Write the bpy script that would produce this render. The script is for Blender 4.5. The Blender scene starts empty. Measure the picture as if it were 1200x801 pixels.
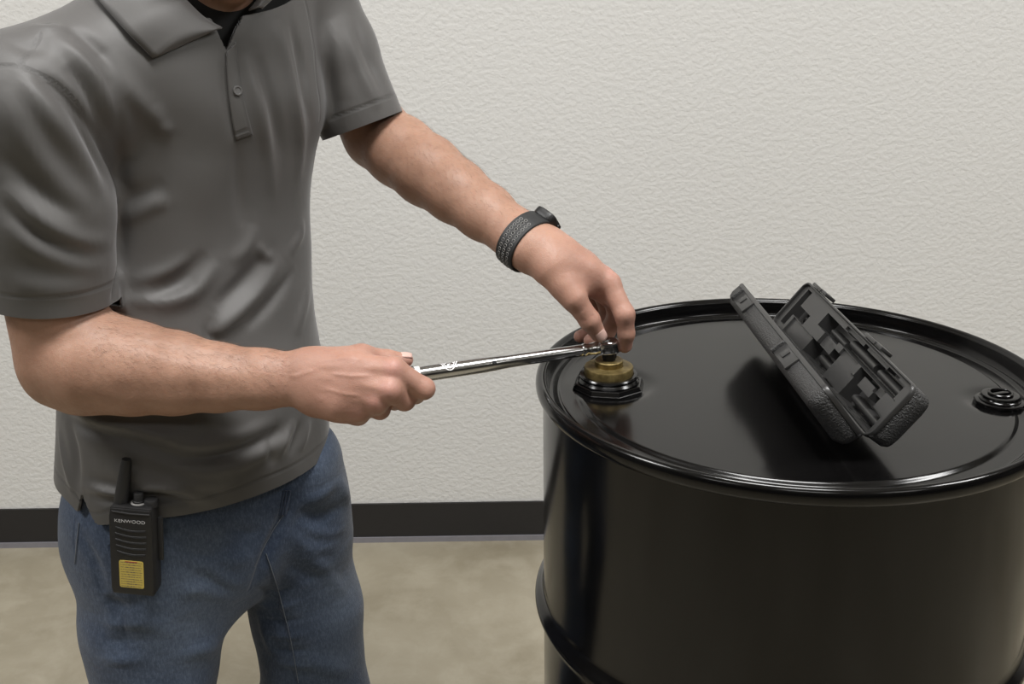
import bpy, bmesh, math, random
import numpy as np
from mathutils import Vector, Matrix
from mathutils.bvhtree import BVHTree

random.seed(7); rng = np.random.default_rng(7)
SC = bpy.context.scene
COL = SC.collection

# ------------------------------------------------------------------ camera
CAM_H, FOC = 1.3613, 1300.0
PITCH, ROLL = math.radians(19.8068), math.radians(-0.8584)
cF = np.array([0, math.cos(PITCH), -math.sin(PITCH)])
_R0 = np.array([1., 0, 0]); _U0 = np.cross(_R0, cF)
cR = math.cos(ROLL)*_R0 + math.sin(ROLL)*_U0
cU = -math.sin(ROLL)*_R0 + math.cos(ROLL)*_U0
cC = np.array([0, 0, CAM_H])
cd = bpy.data.cameras.new('camera'); cam = bpy.data.objects.new('camera', cd); COL.objects.link(cam)
cd.sensor_width = 36; cd.lens = FOC/1200*36; cd.clip_start = .05; cd.clip_end = 60
cam.matrix_world = Matrix(((cR[0], cU[0], -cF[0], cC[0]), (cR[1], cU[1], -cF[1], cC[1]),
                           (cR[2], cU[2], -cF[2], cC[2]), (0, 0, 0, 1)))
SC.camera = cam

def P(x, y, d):
    "world point seen at pixel (x, y) at forward depth d (metres)"
    return cC + d*(cF + cR*(x-600)/FOC - cU*(y-400.5)/FOC)

# ------------------------------------------------------------------ world, lights, exposure
W = bpy.data.worlds.new('world'); SC.world = W; W.use_nodes = True
W.node_tree.nodes['Background'].inputs[0].default_value = (.9, .95, 1, 1)
W.node_tree.nodes['Background'].inputs[1].default_value = 0.05
SC.view_settings.view_transform = 'Standard'; SC.view_settings.look = 'None'
SC.view_settings.gamma = 1; SC.view_settings.exposure = 0.03
SC.view_settings.use_curve_mapping = False
CEIL = 3.1
LIGHTS = [(-2.3, .65, 62), (0.1, .65, 62), (2.5, .65, 62), (-2.3, -1.9, 12), (0.1, -1.9, 12), (2.5, -1.9, 12)]
for (x, y, pw) in LIGHTS:
    l = bpy.data.lights.new('ceiling_lamp_light', 'AREA'); l.shape = 'RECTANGLE'; l.size = 1.15; l.size_y = .55
    l.energy = pw; l.color = (1, .99, .98)
    o = bpy.data.objects.new('ceiling_lamp_light', l); COL.objects.link(o); o.location = (x, y, CEIL-.07)
    o['kind'] = 'helper'

# ------------------------------------------------------------------ helpers: naming, meshes
def sets(o, label=None, cat=None, group=None, kind=None):
    if label: o['label'] = label
    if cat: o['category'] = cat
    if group: o['group'] = group
    if kind: o['kind'] = kind
    return o
def link(name, me, m=None, parent=None):
    o = bpy.data.objects.new(name, me); COL.objects.link(o)
    if m is not None: me.materials.append(m)
    if parent is not None: o.parent = parent; o.matrix_parent_inverse = parent.matrix_world.inverted()
    return o
def empty(name, loc=(0, 0, 0), label=None, cat=None, group=None):
    o = bpy.data.objects.new(name, None); COL.objects.link(o); o.location = loc
    o.empty_display_size = .05
    o.matrix_world = Matrix.Translation(Vector(loc))
    return sets(o, label, cat, group)
def mesh(name, V, Fc, m=None, parent=None, smooth=True):
    me = bpy.data.meshes.new(name)
    me.from_pydata([tuple(map(float, v)) for v in V], [], [tuple(int(i) for i in f) for f in Fc])
    me.update()
    if smooth: me.shade_smooth()
    return link(name, me, m, parent)
def fastmesh(name, V, Q, m=None, parent=None):
    me = bpy.data.meshes.new(name); n = len(V); k = len(Q)
    me.vertices.add(n); me.vertices.foreach_set('co', np.asarray(V, np.float32).ravel())
    me.loops.add(4*k); me.loops.foreach_set('vertex_index', np.asarray(Q, np.int32).ravel())
    me.polygons.add(k); me.polygons.foreach_set('loop_start', np.arange(0, 4*k, 4, dtype=np.int32))
    me.update(calc_edges=True); me.validate(); me.shade_smooth()
    return link(name, me, m, parent)
def bmobj(name, bm, m=None, parent=None, smooth=True, angle=40):
    me = bpy.data.meshes.new(name); bm.normal_update(); bm.to_mesh(me); bm.free()
    if smooth:
        me.shade_smooth()
        if angle:
            me.set_sharp_from_angle(angle=math.radians(angle))
    return link(name, me, m, parent)
def xf(bm, M):
    bmesh.ops.transform(bm, matrix=M, verts=bm.verts)
def frame(o, x, y, z):
    return Matrix(((x[0], y[0], z[0], o[0]), (x[1], y[1], z[1], o[1]), (x[2], y[2], z[2], o[2]), (0, 0, 0, 1)))
def nrm(v): v = np.asarray(v, float); return v/np.linalg.norm(v)
def box_bm(sx, sy, sz, bev=.001, seg=2, c=(0, 0, 0), bm=None):
    b = bmesh.new(); bmesh.ops.create_cube(b, size=1)
    for v in b.verts: v.co = Vector((v.co.x*sx+c[0], v.co.y*sy+c[1], v.co.z*sz+c[2]))
    if bev: bmesh.ops.bevel(b, geom=b.edges[:], offset=bev, segments=seg, profile=.5, affect='EDGES')
    if bm is None: return b
    me = bpy.data.meshes.new('t'); b.to_mesh(me); b.free(); bm.from_mesh(me); bpy.data.meshes.remove(me)
    return bm
def lathe_bm(prof, n=64, bm=None, M=None, closed=False):
    "prof: list of (r, z) around local Z"
    bm = bm or bmesh.new(); rows = []
    for r, z in prof:
        if r < 1e-7: rows.append([bm.verts.new((0, 0, z))])
        else: rows.append([bm.verts.new((r*math.cos(2*math.pi*i/n), r*math.sin(2*math.pi*i/n), z)) for i in range(n)])
    pairs = list(zip(rows, rows[1:]))
    if closed: pairs.append((rows[-1], rows[0]))
    for a, b in pairs:
        if len(a) == 1 and len(b) == 1: continue
        for i in range(n):
            j = (i+1) % n
            if len(a) == 1: bm.faces.new((a[0], b[j], b[i]))
            elif len(b) == 1: bm.faces.new((a[i], a[j], b[0]))
            else: bm.faces.new((a[i], a[j], b[j], b[i]))
    bmesh.ops.recalc_face_normals(bm, faces=bm.faces[:])
    if M is not None: xf(bm, M)
    return bm
def prism_bm(poly, z0, z1, bev=0, bm=None):
    "poly in XY extruded z0..z1"
    b = bmesh.new()
    lo = [b.verts.new((x, y, z0)) for x, y in poly]; hi = [b.verts.new((x, y, z1)) for x, y in poly]
    b.faces.new(lo[::-1]); b.faces.new(hi); n = len(poly)
    for i in range(n): b.faces.new((lo[i], lo[(i+1) % n], hi[(i+1) % n], hi[i]))
    bmesh.ops.recalc_face_normals(b, faces=b.faces[:])
    if bev: bmesh.ops.bevel(b, geom=b.edges[:], offset=bev, segments=2, profile=.5, affect='EDGES')
    if bm is None: return b
    me = bpy.data.meshes.new('t'); b.to_mesh(me); b.free(); bm.from_mesh(me); bpy.data.meshes.remove(me)
    return bm
def rrect(w, h, r, n=5, cx=0, cy=0):
    out = []
    for (sx, sy, a0) in ((1, 1, 0), (-1, 1, 90), (-1, -1, 180), (1, -1, 270)):
        for i in range(n+1):
            a = math.radians(a0+90*i/n)
            out.append((cx+sx*(w/2-r)+r*math.cos(a), cy+sy*(h/2-r)+r*math.sin(a)))
    return out
def tube_bm(pts, rad, n=8, bm=None, caps=True):
    pts = [np.asarray(p, float) for p in pts]; bm = bm or bmesh.new(); rows = []
    rad = [rad]*len(pts) if np.isscalar(rad) else rad
    up = None
    for i, p in enumerate(pts):
        t = nrm(pts[min(i+1, len(pts)-1)]-pts[max(i-1, 0)])
        if up is None:
            up = np.array([0, 0, 1.]) if abs(t[2]) < .9 else np.array([1., 0, 0])
        x = nrm(np.cross(up, t)); y = np.cross(t, x); up = y
        rows.append([bm.verts.new(tuple(p+rad[i]*(x*math.cos(2*math.pi*k/n)+y*math.sin(2*math.pi*k/n)))) for k in range(n)])
    for a, b in zip(rows, rows[1:]):
        for k in range(n): bm.faces.new((a[k], a[(k+1) % n], b[(k+1) % n], b[k]))
    if caps: bm.faces.new(rows[0][::-1]); bm.faces.new(rows[-1])
    return bm

# ------------------------------------------------------------------ helpers: materials
class NT:
    def __init__(s, name):
        s.m = bpy.data.materials.new(name); s.m.use_nodes = True; s.t = s.m.node_tree
        s.b = s.t.nodes['Principled BSDF']; s.L = s.t.links
    def n(s, typ, **kw):
        nd = s.t.nodes.new(typ)
        for k, v in kw.items():
            if isinstance(k, str) and hasattr(nd, k): setattr(nd, k, v)
            else: nd.inputs[k.replace('_', ' ')].default_value = v
        return nd
    def l(s, a, b): s.L.new(a, b)
    def coord(s, scale=(1, 1, 1), kind='Object'):
        tc = s.n('ShaderNodeTexCoord'); mp = s.n('ShaderNodeMapping'); mp.inputs['Scale'].default_value = scale
        s.l(tc.outputs[kind], mp.inputs['Vector']); return mp.outputs[0]
    def noise(s, vec, scale, detail=3, rough=.5, dist=0):
        nd = s.n('ShaderNodeTexNoise'); nd.inputs['Scale'].default_value = scale; nd.inputs['Detail'].default_value = detail
        nd.inputs['Roughness'].default_value = rough; nd.inputs['Distortion'].default_value = dist
        s.l(vec, nd.inputs['Vector']); return nd.outputs['Fac']
    def ramp(s, fac, stops):
        r = s.n('ShaderNodeValToRGB'); e = r.color_ramp.elements
        while len(e) < len(stops): e.new(.5)
        for el, (p, c) in zip(e, stops):
            el.position = p; el.color = (c, c, c, 1) if np.isscalar(c) else (*c, 1)
        s.l(fac, r.inputs[0]); return r.outputs[0]
    def mix(s, fac, a, b, typ='MIX'):
        mx = s.n('ShaderNodeMix'); mx.data_type = 'RGBA'; mx.blend_type = typ
        for src, i in ((fac, 0), (a, 6), (b, 7)):
            if hasattr(src, 'is_linked'): s.l(src, mx.inputs[i])
            elif np.isscalar(src): mx.inputs[i].default_value = src
            else: mx.inputs[i].default_value = (*src, 1)
        return mx.outputs[2]
    def math(s, op, a, b=None):
        nd = s.n('ShaderNodeMath'); nd.operation = op
        for i, v in enumerate((a, b)):
            if v is None: continue
            if hasattr(v, 'is_linked'): s.l(v, nd.inputs[i])
            else: nd.inputs[i].default_value = v
        return nd.outputs[0]
    def bump(s, h, strength=.3, dist=.001, prev=None):
        b = s.n('ShaderNodeBump'); b.inputs['Strength'].default_value = strength; b.inputs['Distance'].default_value = dist
        s.l(h, b.inputs['Height'])
        if prev is not None: s.l(prev, b.inputs['Normal'])
        return b.outputs[0]
    def set(s, **kw):
        for k, v in kw.items():
            k = k.replace('_', ' ')
            if hasattr(v, 'is_linked'): s.l(v, s.b.inputs[k])
            elif not np.isscalar(v) and len(v) == 3 and s.b.inputs[k].type == 'RGBA': s.b.inputs[k].default_value = (*v, 1)
            else: s.b.inputs[k].default_value = v
        return s.m
    def attr(s, name):
        a = s.n('ShaderNodeAttribute'); a.attribute_name = name; return a.outputs['Fac']

def plain(name, col, rough=.5, metal=0, var=.12, bump=0, bscale=400, **kw):
    t = NT(name); v = t.coord()
    nz = t.noise(v, 60, 3)
    c0 = tuple(c*(1-var) for c in col); c1 = tuple(min(1, c*(1+var)) for c in col)
    t.set(Base_Color=t.mix(nz, c0, c1), Roughness=rough, Metallic=metal, **kw)
    if bump: t.set(Normal=t.bump(t.noise(v, bscale, 2), bump, .0006))
    return t.m

def mat_wall():
    t = NT('textured_plaster'); v = t.coord((1, 1, 1.2))
    n1 = t.noise(v, 88, 3, .5, .1); n2 = t.noise(v, 190, 2, .5)
    h = t.math('ADD', t.ramp(n1, [(.38, 0), (.62, 1)]), t.math('MULTIPLY', n2, .5))
    c = t.mix(t.noise(v, 1.3, 3), (.635, .63, .608), (.668, .663, .642))
    return t.set(Base_Color=c, Roughness=.75, Normal=t.bump(h, .36, .0016), Specular_IOR_Level=.25)
def mat_floor():
    t = NT('sealed_concrete'); v = t.coord()
    n1 = t.noise(v, 2.2, 5, .6, .6); n2 = t.noise(v, 11, 5, .65, .3); n3 = t.noise(v, 120, 2)
    c = t.mix(t.ramp(n1, [(.35, 0), (.7, 1)]), (.235, .205, .145), (.355, .32, .245))
    c = t.mix(t.math('MULTIPLY', t.ramp(n2, [(.45, 0), (.75, 1)]), .55), c, (.42, .385, .305))
    c = t.mix(t.math('MULTIPLY', n3, .15), c, (.2, .17, .12))
    return t.set(Base_Color=c, Roughness=t.ramp(n2, [(.3, .32), (.7, .5)]), Normal=t.bump(n2, .06, .002))
def mat_drum(name='drum_black_enamel', rough=.16):
    t = NT(name); v = t.coord()
    n1 = t.noise(v, 9, 4, .6); n2 = t.noise(v, 170, 2)
    c = t.mix(n1, (.0018, .0017, .0018), (.0032, .0030, .0030))
    return t.set(Base_Color=c, Roughness=t.ramp(n1, [(.3, rough-.03), (.7, rough+.05)]), IOR=1.43,
                 Normal=t.bump(n2, .03, .0005))
def mat_skin():
    t = NT('skin'); v = t.coord()
    n1 = t.noise(v, 26, 4, .6); n2 = t.noise(v, 220, 3, .6); n3 = t.noise(v, 900, 2)
    base = t.mix(t.ramp(n1, [(.35, 0), (.68, 1)]), (.315, .178, .122), (.395, .232, .163))
    base = t.mix(t.attr('red'), base, (.475, .245, .205))
    base = t.mix(t.math('MULTIPLY', t.ramp(n2, [(.55, 0), (.8, 1)]), .35), base, (.36, .16, .10))
    base = t.mix(t.attr('dark'), base, (.30, .115, .075))
    h = t.math('ADD', n2, t.math('MULTIPLY', n3, .6))
    return t.set(Base_Color=base, Roughness=t.ramp(n2, [(.3, .42), (.7, .58)]), Normal=t.bump(h, .42, .0009),
                 Subsurface_Weight=.12, Subsurface_Radius=(.008, .003, .0015), Subsurface_Scale=1.0, Specular_IOR_Level=.4)
def mat_shirt(name='grey_polo_jersey', k=1.0):
    t = NT(name); v = t.coord()
    n1 = t.noise(v, 7, 4, .6); n2 = t.noise(v, 1300, 1)
    c = t.mix(n1, tuple(k*x for x in (.072, .069, .066)), tuple(k*x for x in (.090, .087, .084)))
    sd = t.attr('seam')
    line = t.ramp(t.math('ABSOLUTE', sd), [(0, 1), (.0022, 0)])
    c = t.mix(t.math('MULTIPLY', line, .45), c, (.035, .034, .033))
    b = t.bump(n2, .12, .0004)
    b = t.bump(t.noise(v, 45, 3), .12, .002, b)
    b = t.bump(t.math('MULTIPLY', line, -1), .6, .0012, b)
    return t.set(Base_Color=c, Roughness=.56, Sheen_Weight=.25, Sheen_Roughness=.4, Sheen_Tint=(.9, .9, .92), Normal=b, Specular_IOR_Level=.5)
def mat_denim():
    t = NT('blue_denim'); v = t.coord(); vw = t.coord((1, 1, .12))
    n1 = t.noise(v, 9, 4, .6, .4); n2 = t.noise(vw, 900, 2, .7); n3 = t.noise(t.coord((.35, .35, 1)), 70, 3, .6)
    c = t.mix(t.ramp(n1, [(.3, 0), (.72, 1)]), (.036, .054, .094), (.068, .094, .145))
    c = t.mix(t.math('MULTIPLY', t.attr('fade'), .8), c, (.15, .19, .255))
    c = t.mix(t.math('MULTIPLY', t.ramp(n3, [(.5, 0), (.75, 1)]), .22), c, (.105, .13, .175))
    c = t.mix(t.math('MULTIPLY', n2, .4), c, (.02, .028, .05))
    n4 = t.noise(t.coord((1, 1, .45)), 330, 3, .75)
    c = t.mix(t.math('MULTIPLY', t.ramp(n4, [(.40, 0), (.66, 1)]), .34), c, (.012, .018, .034))
    c = t.mix(t.math('MULTIPLY', t.ramp(n4, [(.30, 1), (.50, 0)]), .22), c, (.15, .185, .245))
    line = t.ramp(t.math('ABSOLUTE', t.attr('seam')), [(0, 1), (.0022, 0)])
    c = t.mix(t.math('MULTIPLY', line, .5), c, (.03, .042, .075))
    b = t.bump(n2, .5, .0010); b = t.bump(n3, .35, .004, b); b = t.bump(t.math('MULTIPLY', line, -1), .6, .002, b)
    return t.set(Base_Color=c, Roughness=.85, Normal=b, Sheen_Weight=.15, Specular_IOR_Level=.2)
def mat_rough_plastic(name, col, bump, scale, rough=.6):
    t = NT(name); v = t.coord()
    n = t.noise(v, scale, 2, .6)
    return t.set(Base_Color=t.mix(n, tuple(c*.7 for c in col), tuple(c*1.35 for c in col)), Roughness=rough, Normal=t.bump(n, bump, .0022))
def mat_chrome():
    t = NT('chrome_steel'); v = t.coord((1, 1, 1)); n = t.noise(v, 90, 3)
    return t.set(Base_Color=t.mix(n, (.50, .50, .505), (.56, .56, .56)), Metallic=1.0, Roughness=t.ramp(n, [(.3, .17), (.7, .21)]))
def mat_brass():
    t = NT('tarnished_brass'); v = t.coord(); n = t.noise(v, 120, 4, .6); n2 = t.noise(v, 700, 2)
    c = t.mix(t.ramp(n, [(.35, 0), (.7, 1)]), (.135, .098, .036), (.27, .205, .085))
    return t.set(Base_Color=c, Metallic=.75, Roughness=.45, Normal=t.bump(n2, .15, .0004))
def mat_label():
    t = NT('yellow_printed_label'); v = t.coord(); n = t.noise(v, 300, 2)
    return t.set(Base_Color=t.mix(n, (.45, .345, .06), (.54, .42, .10)), Roughness=.45)

M_WALL, M_FLOOR, M_DRUM, M_SKIN, M_SHIRT, M_DENIM = mat_wall(), mat_floor(), mat_drum(), mat_skin(), mat_shirt(), mat_denim()
M_CHROME, M_BRASS, M_LABEL = mat_chrome(), mat_brass(), mat_label()
M_BASEB = plain('black_cove_vinyl', (.016, .015, .0155), .5)
M_TOE = plain('grey_cove_toe', (.21, .205, .225), .45)
M_CEIL = plain('ceiling_white', (.75, .74, .71), .9)
M_ROOM = plain('dark_warehouse_wall', (.10, .098, .095), .9)
M_TEXT = plain('grey_print', (.42, .42, .42), .5)
M_WHITE = plain('white_print', (.85, .84, .84), .4)
M_BLACK = plain('black_plastic', (.011, .0107, .011), .42, bump=.1)
M_RADIO = plain('radio_black_plastic', (.0085, .0082, .0084), .5, bump=.15)
M_RUBBER = plain('black_rubber', (.016, .016, .0165), .55)
M_GREYRIM = plain('grey_rubber', (.24, .235, .225), .5)
M_STEEL = plain('dark_oxide_steel', (.035, .036, .038), .4, metal=.7)
M_UNDER = plain('black_undershirt_cotton', (.006, .006, .006), .9)
M_BUTTON = plain('grey_button', (.13, .128, .125), .3)
M_CASEIN = plain('case_smooth_black_plastic', (.034, .0335, .033), .33, var=.06)
M_CASEOUT = mat_rough_plastic('case_pebbled_black_plastic', (.032, .0317, .0315), 1.0, 480, .45)
M_NAIL = plain('fingernail', (.60, .40, .345), .3, var=.05)
M_ARMHAIR = plain('arm_hair_brown', (.13, .075, .045), .6)
M_HAIR = plain('dark_brown_hair', (.035, .02, .012), .6)
M_SHOE = plain('brown_leather', (.05, .03, .02), .5)
M_THREAD = plain('denim_thread', (.17, .19, .22), .8)

# ------------------------------------------------------------------ setting
WY = 2.3727
def slab(name, x0, x1, y0, y1, z0, z1, m):
    o = bmobj(name, box_bm(x1-x0, y1-y0, z1-z0, 0, c=((x0+x1)/2, (y0+y1)/2, (z0+z1)/2)), m, smooth=False)
    o['kind'] = 'structure'; return o
slab('floor', -5, 6, -7, WY+.2, -.2, 0, M_FLOOR)
slab('wall_back', -5, 6, WY, WY+.2, 0, CEIL, M_WALL)
slab('wall_left', -5.2, -5, -7, WY, 0, CEIL, M_ROOM)
slab('wall_right', 6, 6.2, -7, WY, 0, CEIL, M_ROOM)
slab('wall_front', -5, 6, -7.2, -7, 0, CEIL, M_ROOM)
slab('ceiling', -5, 6, -7, WY, CEIL, CEIL+.1, M_CEIL)
slab('baseboard_back', -5, 6, WY-.006, WY, .0135, .1016, M_BASEB)
slab('trim_1', -5, 6, WY-.010, WY, 0, .0135, M_TOE)
for (x, y, pw) in LIGHTS:
    r = empty('ceiling_lamp', (x, y, CEIL), 'white ceiling lamp %s, in the row %s the plaster wall' % ('left of the man' if x < -1 else 'right of the steel drum' if x > 1 else 'above the man and drum', 'nearer' if y > 0 else 'farther from'), 'lamp', 'ceiling lamps')
    b = bmesh.new()
    for sx in (-1, 1): box_bm(.03, .64, .05, .003, c=(sx*.605, 0, -.026), bm=b)
    for sy in (-1, 1): box_bm(1.18, .03, .05, .003, c=(0, sy*.305, -.026), bm=b)
    box_bm(1.18, .58, .01, 0, c=(0, 0, -.006), bm=b)
    o = bmobj('lamp_frame', b, M_CEIL, None); o.parent = r

# ------------------------------------------------------------------ drum
DX, DY = .3219, 1.2006
ZT = .885                      # top of the chime
ZH = .868                      # head panel
BUNG = np.array([.1135, 1.219]); PLUG = np.array([.5480, 1.1500])
drum = empty('steel_drum', (DX, DY, 0), 'large glossy black steel drum standing on the concrete floor', 'drum')
def hoop(z0, h=.011):
    out = []
    for i in range(-10, 11):
        t = i/10; out.append((.2865+h*math.exp(-(t*2.1)**2), z0+t*.024))
    return out
prof = [(.2800, .0), (.2935, .002), (.2955, .008), (.2935, .014), (.2868, .019), (.2865, .03)]
prof += hoop(.295) + [(.2865, .35), (.2865, .45), (.2865, .54)] + hoop(.59) + [(.2865, .64), (.2865, .75), (.2865, .855), (.2868, .866)]
o = bmobj('drum_body', lathe_bm(prof, 256), M_DRUM, None, angle=0); o.parent = drum
# rolled chime
cp = []
for i in range(28):
    a = 2*math.pi*i/28
    cp.append((.2893+.0058*math.cos(a), .8755+.0095*math.sin(a)))
o = bmobj('rolled_rim', lathe_bm(cp, 256, closed=True), M_DRUM, None, angle=0); o.parent = drum
# head: polar surface with countersunk edge, bead and bung embossings
nr, na = 150, 360
rs = np.concatenate([np.linspace(0, .235, 78), np.linspace(.2375, .2845, nr-78)])
V = [(0, 0, 0)]
def head_z(r, x, y):
    z = np.full_like(r, ZH)
    sm = lambda a, c: (lambda q: q*q*(3-2*q))(np.clip((r-a)/(c-a), 0, 1))
    z = ZH-.0042*sm(.2425, .2490)+.0024*np.exp(-((r-.2690)/.0024)**2)-.0016*sm(.2715, .2745)      # step down, flat ring, small bead, gutter
    t = np.clip((r-.2760)/.0075, 0, 1); z = z+t**3*.020
    for (bx, by), rad, dep in ((BUNG-np.array([DX, DY]), .050, .0035), (PLUG-np.array([DX, DY]), .034, .003)):
        q = np.hypot(x-bx, y-by); w = 1/(1+np.exp((q-rad)/.0035))
        zz = ZH-dep
        z = np.where(r < .272, z*(1-w)+zz*w, z)
        # embossed lobe running from the flange towards the rim
    return z
ang = np.linspace(0, 2*math.pi, na, endpoint=False)
Rg, Ag = np.meshgrid(rs[1:], ang, indexing='ij')
X, Y = Rg*np.cos(Ag), Rg*np.sin(Ag); Z = head_z(Rg, X, Y)
V = np.concatenate([[[0, 0, ZH]], np.stack([X.ravel(), Y.ravel(), Z.ravel()], 1)])
Fs = [(0, 1+i, 1+(i+1) % na) for i in range(na)]
for k in range(len(rs)-2):
    b0 = 1+k*na; b1 = b0+na
    for i in range(na):
        j = (i+1) % na; Fs.append((b0+i, b1+i, b1+j, b0+j))
o = mesh('drum_head', V, Fs, M_DRUM, None); o.parent = drum
# big octagonal bung flange with threaded collar
def oct_poly(r, n=8, a0=22.5): return [(r*math.cos(math.radians(a0+360*i/n)), r*math.sin(math.radians(a0+360*i/n))) for i in range(n)]
M = Matrix.Translation((BUNG[0]-DX, BUNG[1]-DY, ZH-.0035))
b = bmesh.new()
def ring_loops(bm, L):
    rows = [[bm.verts.new((x, y, z)) for x, y in oct_poly(r_, 8, 12)] for r_, z in L]
    for a_, c_ in zip(rows, rows[1:]):
        for k in range(8): bm.faces.new((a_[k], a_[(k+1) % 8], c_[(k+1) % 8], c_[k]))
    bm.faces.new(rows[-1])
ring_loops(b, [(.0440, -.001), (.0436, .0022), (.0430, .0028), (.0408, .0072), (.0398, .0078), (.030, .0080)])
xf(b, M); o = bmobj('bung_flange', b, M_DRUM, None, angle=15); o.parent = drum
b = lathe_bm([(.0285, .008), (.0355, .008), (.0362, .0095), (.0345, .0115), (.0335, .0125), (.0345, .0135), (.0348, .0155), (.0335, .0172), (.0300, .0175), (.0285, .016), (.0285, .008)], 96, M=M)
o = bmobj('bung_collar', b, M_DRUM, None); o.parent = drum
# small flange
M2 = Matrix.Translation((PLUG[0]-DX, PLUG[1]-DY, ZH-.003))
b = prism_bm(oct_poly(.0275, 12, 5), 0, .005, .0012); xf(b, M2)
o = bmobj('small_flange', b, M_DRUM, None); o.parent = drum
b = lathe_bm([(.0135, .004), (.0225, .004), (.0222, .0065), (.0205, .0075), (.0200, .0085), (.0205, .0095), (.0198, .0112), (.0175, .0118), (.0135, .0112), (.0135, .004)], 72, M=M2)
o = bmobj('small_collar', b, M_DRUM, None); o.parent = drum
# closing clip seen on the far rim
a = math.atan2(1.47-DY, .4165-DX)
b = box_bm(.022, .010, .007, .001, c=(0, 0, 0)); box_bm(.013, .012, .004, .001, c=(.002, 0, .005), bm=b)
xf(b, Matrix.Translation((.2893*math.cos(math.radians(70.5)), .2893*math.sin(math.radians(70.5)), ZT+.0035)) @ Matrix.Rotation(math.radians(-19.5), 4, 'Z'))
o = bmobj('rim_clip', b, M_BLACK, None); o.parent = drum

# small steel plug screwed in the small flange
pl = empty('drum_plug', (PLUG[0], PLUG[1], ZH+.004), 'small black slotted plug screwed into the right side of the drum head', 'plug')
b = lathe_bm([(0, -.003), (.0133, -.003), (.0133, .0062), (.0125, .0070), (.0112, .0070), (.0105, .0060), (.0105, .0018), (0, .0018)], 64)
o = bmobj('plug_cup', b, M_DRUM, None); o.parent = pl
b = box_bm(.0205, .0055, .004, .0008, c=(0, 0, .0042)); xf(b, Matrix.Rotation(math.radians(18), 4, 'Z'))
o = bmobj('cross_bar', b, M_DRUM, None); o.parent = pl

# brass plug in the big bung
bz = ZH-.0035+.0162
br = empty('brass_plug', (BUNG[0], BUNG[1], bz), 'round brass bung plug under the head of the chrome wrench', 'plug')
b = lathe_bm([(0, -.008), (.0278, -.008), (.0278, -.0005), (.0288, .0004), (.0290, .0085), (.0282, .0100), (.0265, .0104), (.0172, .0104), (.0170, .0108), (0, .0108)], 96)
o = bmobj('plug_disc', b, M_BRASS, None); o.parent = br
b = lathe_bm([(0.0072, .0106), (.0165, .0106), (.0168, .0112), (.0168, .0172), (.0160, .0180), (.0076, .0180), (.0072, .0174), (.0072, .0106)], 72)
o = bmobj('plug_hub', b, M_BRASS, None); o.parent = br

# ------------------------------------------------------------------ torque wrench
DRV = np.array([BUNG[0]+.0005, BUNG[1], bz+.0345])        # centre of the wrench head above the plug
HEND = P(390, 454, 1.230)
wx = nrm(DRV-HEND); wy = nrm(np.cross([0, 0, 1], wx)); wz = np.cross(wx, wy)
WL = np.linalg.norm(DRV-HEND)
wr = empty('torque_wrench', HEND, 'chrome torque wrench held in the right hand, its head on the brass plug', 'wrench')
def walong(x): return HEND+wx*x
MW = frame(HEND, wx, wy, wz)
RX = Matrix(((0, 0, 1, 0), (0, 1, 0, 0), (-1, 0, 0, 0), (0, 0, 0, 1)))    # lathe Z -> local X
def wpart(name, bm, m, **k):
    xf(bm, MW); o = bmobj(name, bm, m, None, **k); o.parent = wr; o.matrix_parent_inverse = wr.matrix_world.inverted(); return o
def lx(px):      # distance along the wrench axis where the shaft crosses pixel column px
    best = None
    for s in np.linspace(0, WL+.03, 400):
        q = walong(s)-cC; x = 600+FOC*(q@cR)/(q@cF)
        if best is None or abs(x-px) < best[0]: best = (abs(x-px), s)
    return best[1]
x_grip, x_ring, x_taper0, x_taper1, x_col0, x_col1 = lx(486), lx(492), lx(560), lx(606), lx(683), lx(704)
gp = [(0, 0), (.0105, .0), (.0125, .002), (.0125, .012)]
wpart('end_cap', lathe_bm([(0, -.004), (.0100, -.004), (.0112, -.002), (.0112, .014), (0, .014)], 40, M=RX), M_BLACK)
gp = [(.0095, .013), (.0118, .0135)]
for i in range(22):
    s = .016+(x_grip-.022)*i/22
    gp += [(.0118, s), (.0113, s+.0012), (.0113, s+.0026), (.0118, s+.0038)]
gp += [(.0116, x_grip-.001), (.0095, x_grip)]
wpart('grip', lathe_bm(gp, 48, M=RX), M_CHROME)
wpart('scale_ring', lathe_bm([(.0085, x_grip), (.0098, x_grip+.0004), (.0098, x_ring-.0004), (.0085, x_ring)], 48, M=RX), M_WHITE)
# tube with a flattened neck
b = bmesh.new(); rows = []
N = 40
st = [(x_ring-.002, .0089, .0089), (x_ring+.002, .0089, .0089), (x_taper0, .0089, .0089)]
for i in range(1, 11):
    t = i/10; s = t*t*(3-2*t); st.append((x_taper0+(x_taper1-x_taper0)*t, .0089-.0018*s, .0089-.0014*s))
st += [((x_taper1+x_col0)/2, .0071, .0073), (x_col0-.004, .0070, .0070), (x_col0, .0066, .0066)]
for (x, ry, rz) in st:
    rows.append([b.verts.new((x, ry*math.cos(2*math.pi*k/N), rz*math.sin(2*math.pi*k/N))) for k in range(N)])
for a_, c_ in zip(rows, rows[1:]):
    for k in range(N): b.faces.new((a_[k], c_[k], c_[(k+1) % N], a_[(k+1) % N]))
b.faces.new(rows[0][::-1]); b.faces.new(rows[-1]); bmesh.ops.recalc_face_normals(b, faces=b.faces[:])
wpart('shaft', b, M_CHROME)
wpart('collar', lathe_bm([(.0060, x_col0-.0015), (.0073, x_col0), (.0076, x_col0+.001), (.0076, x_col0+.004), (.0070, x_col0+.005), (.0070, x_col0+.012), (.0076, x_col0+.013), (.0076, x_col1-.002), (.0064, x_col1), (.0, x_col1)], 48, M=RX), M_CHROME)
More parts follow.
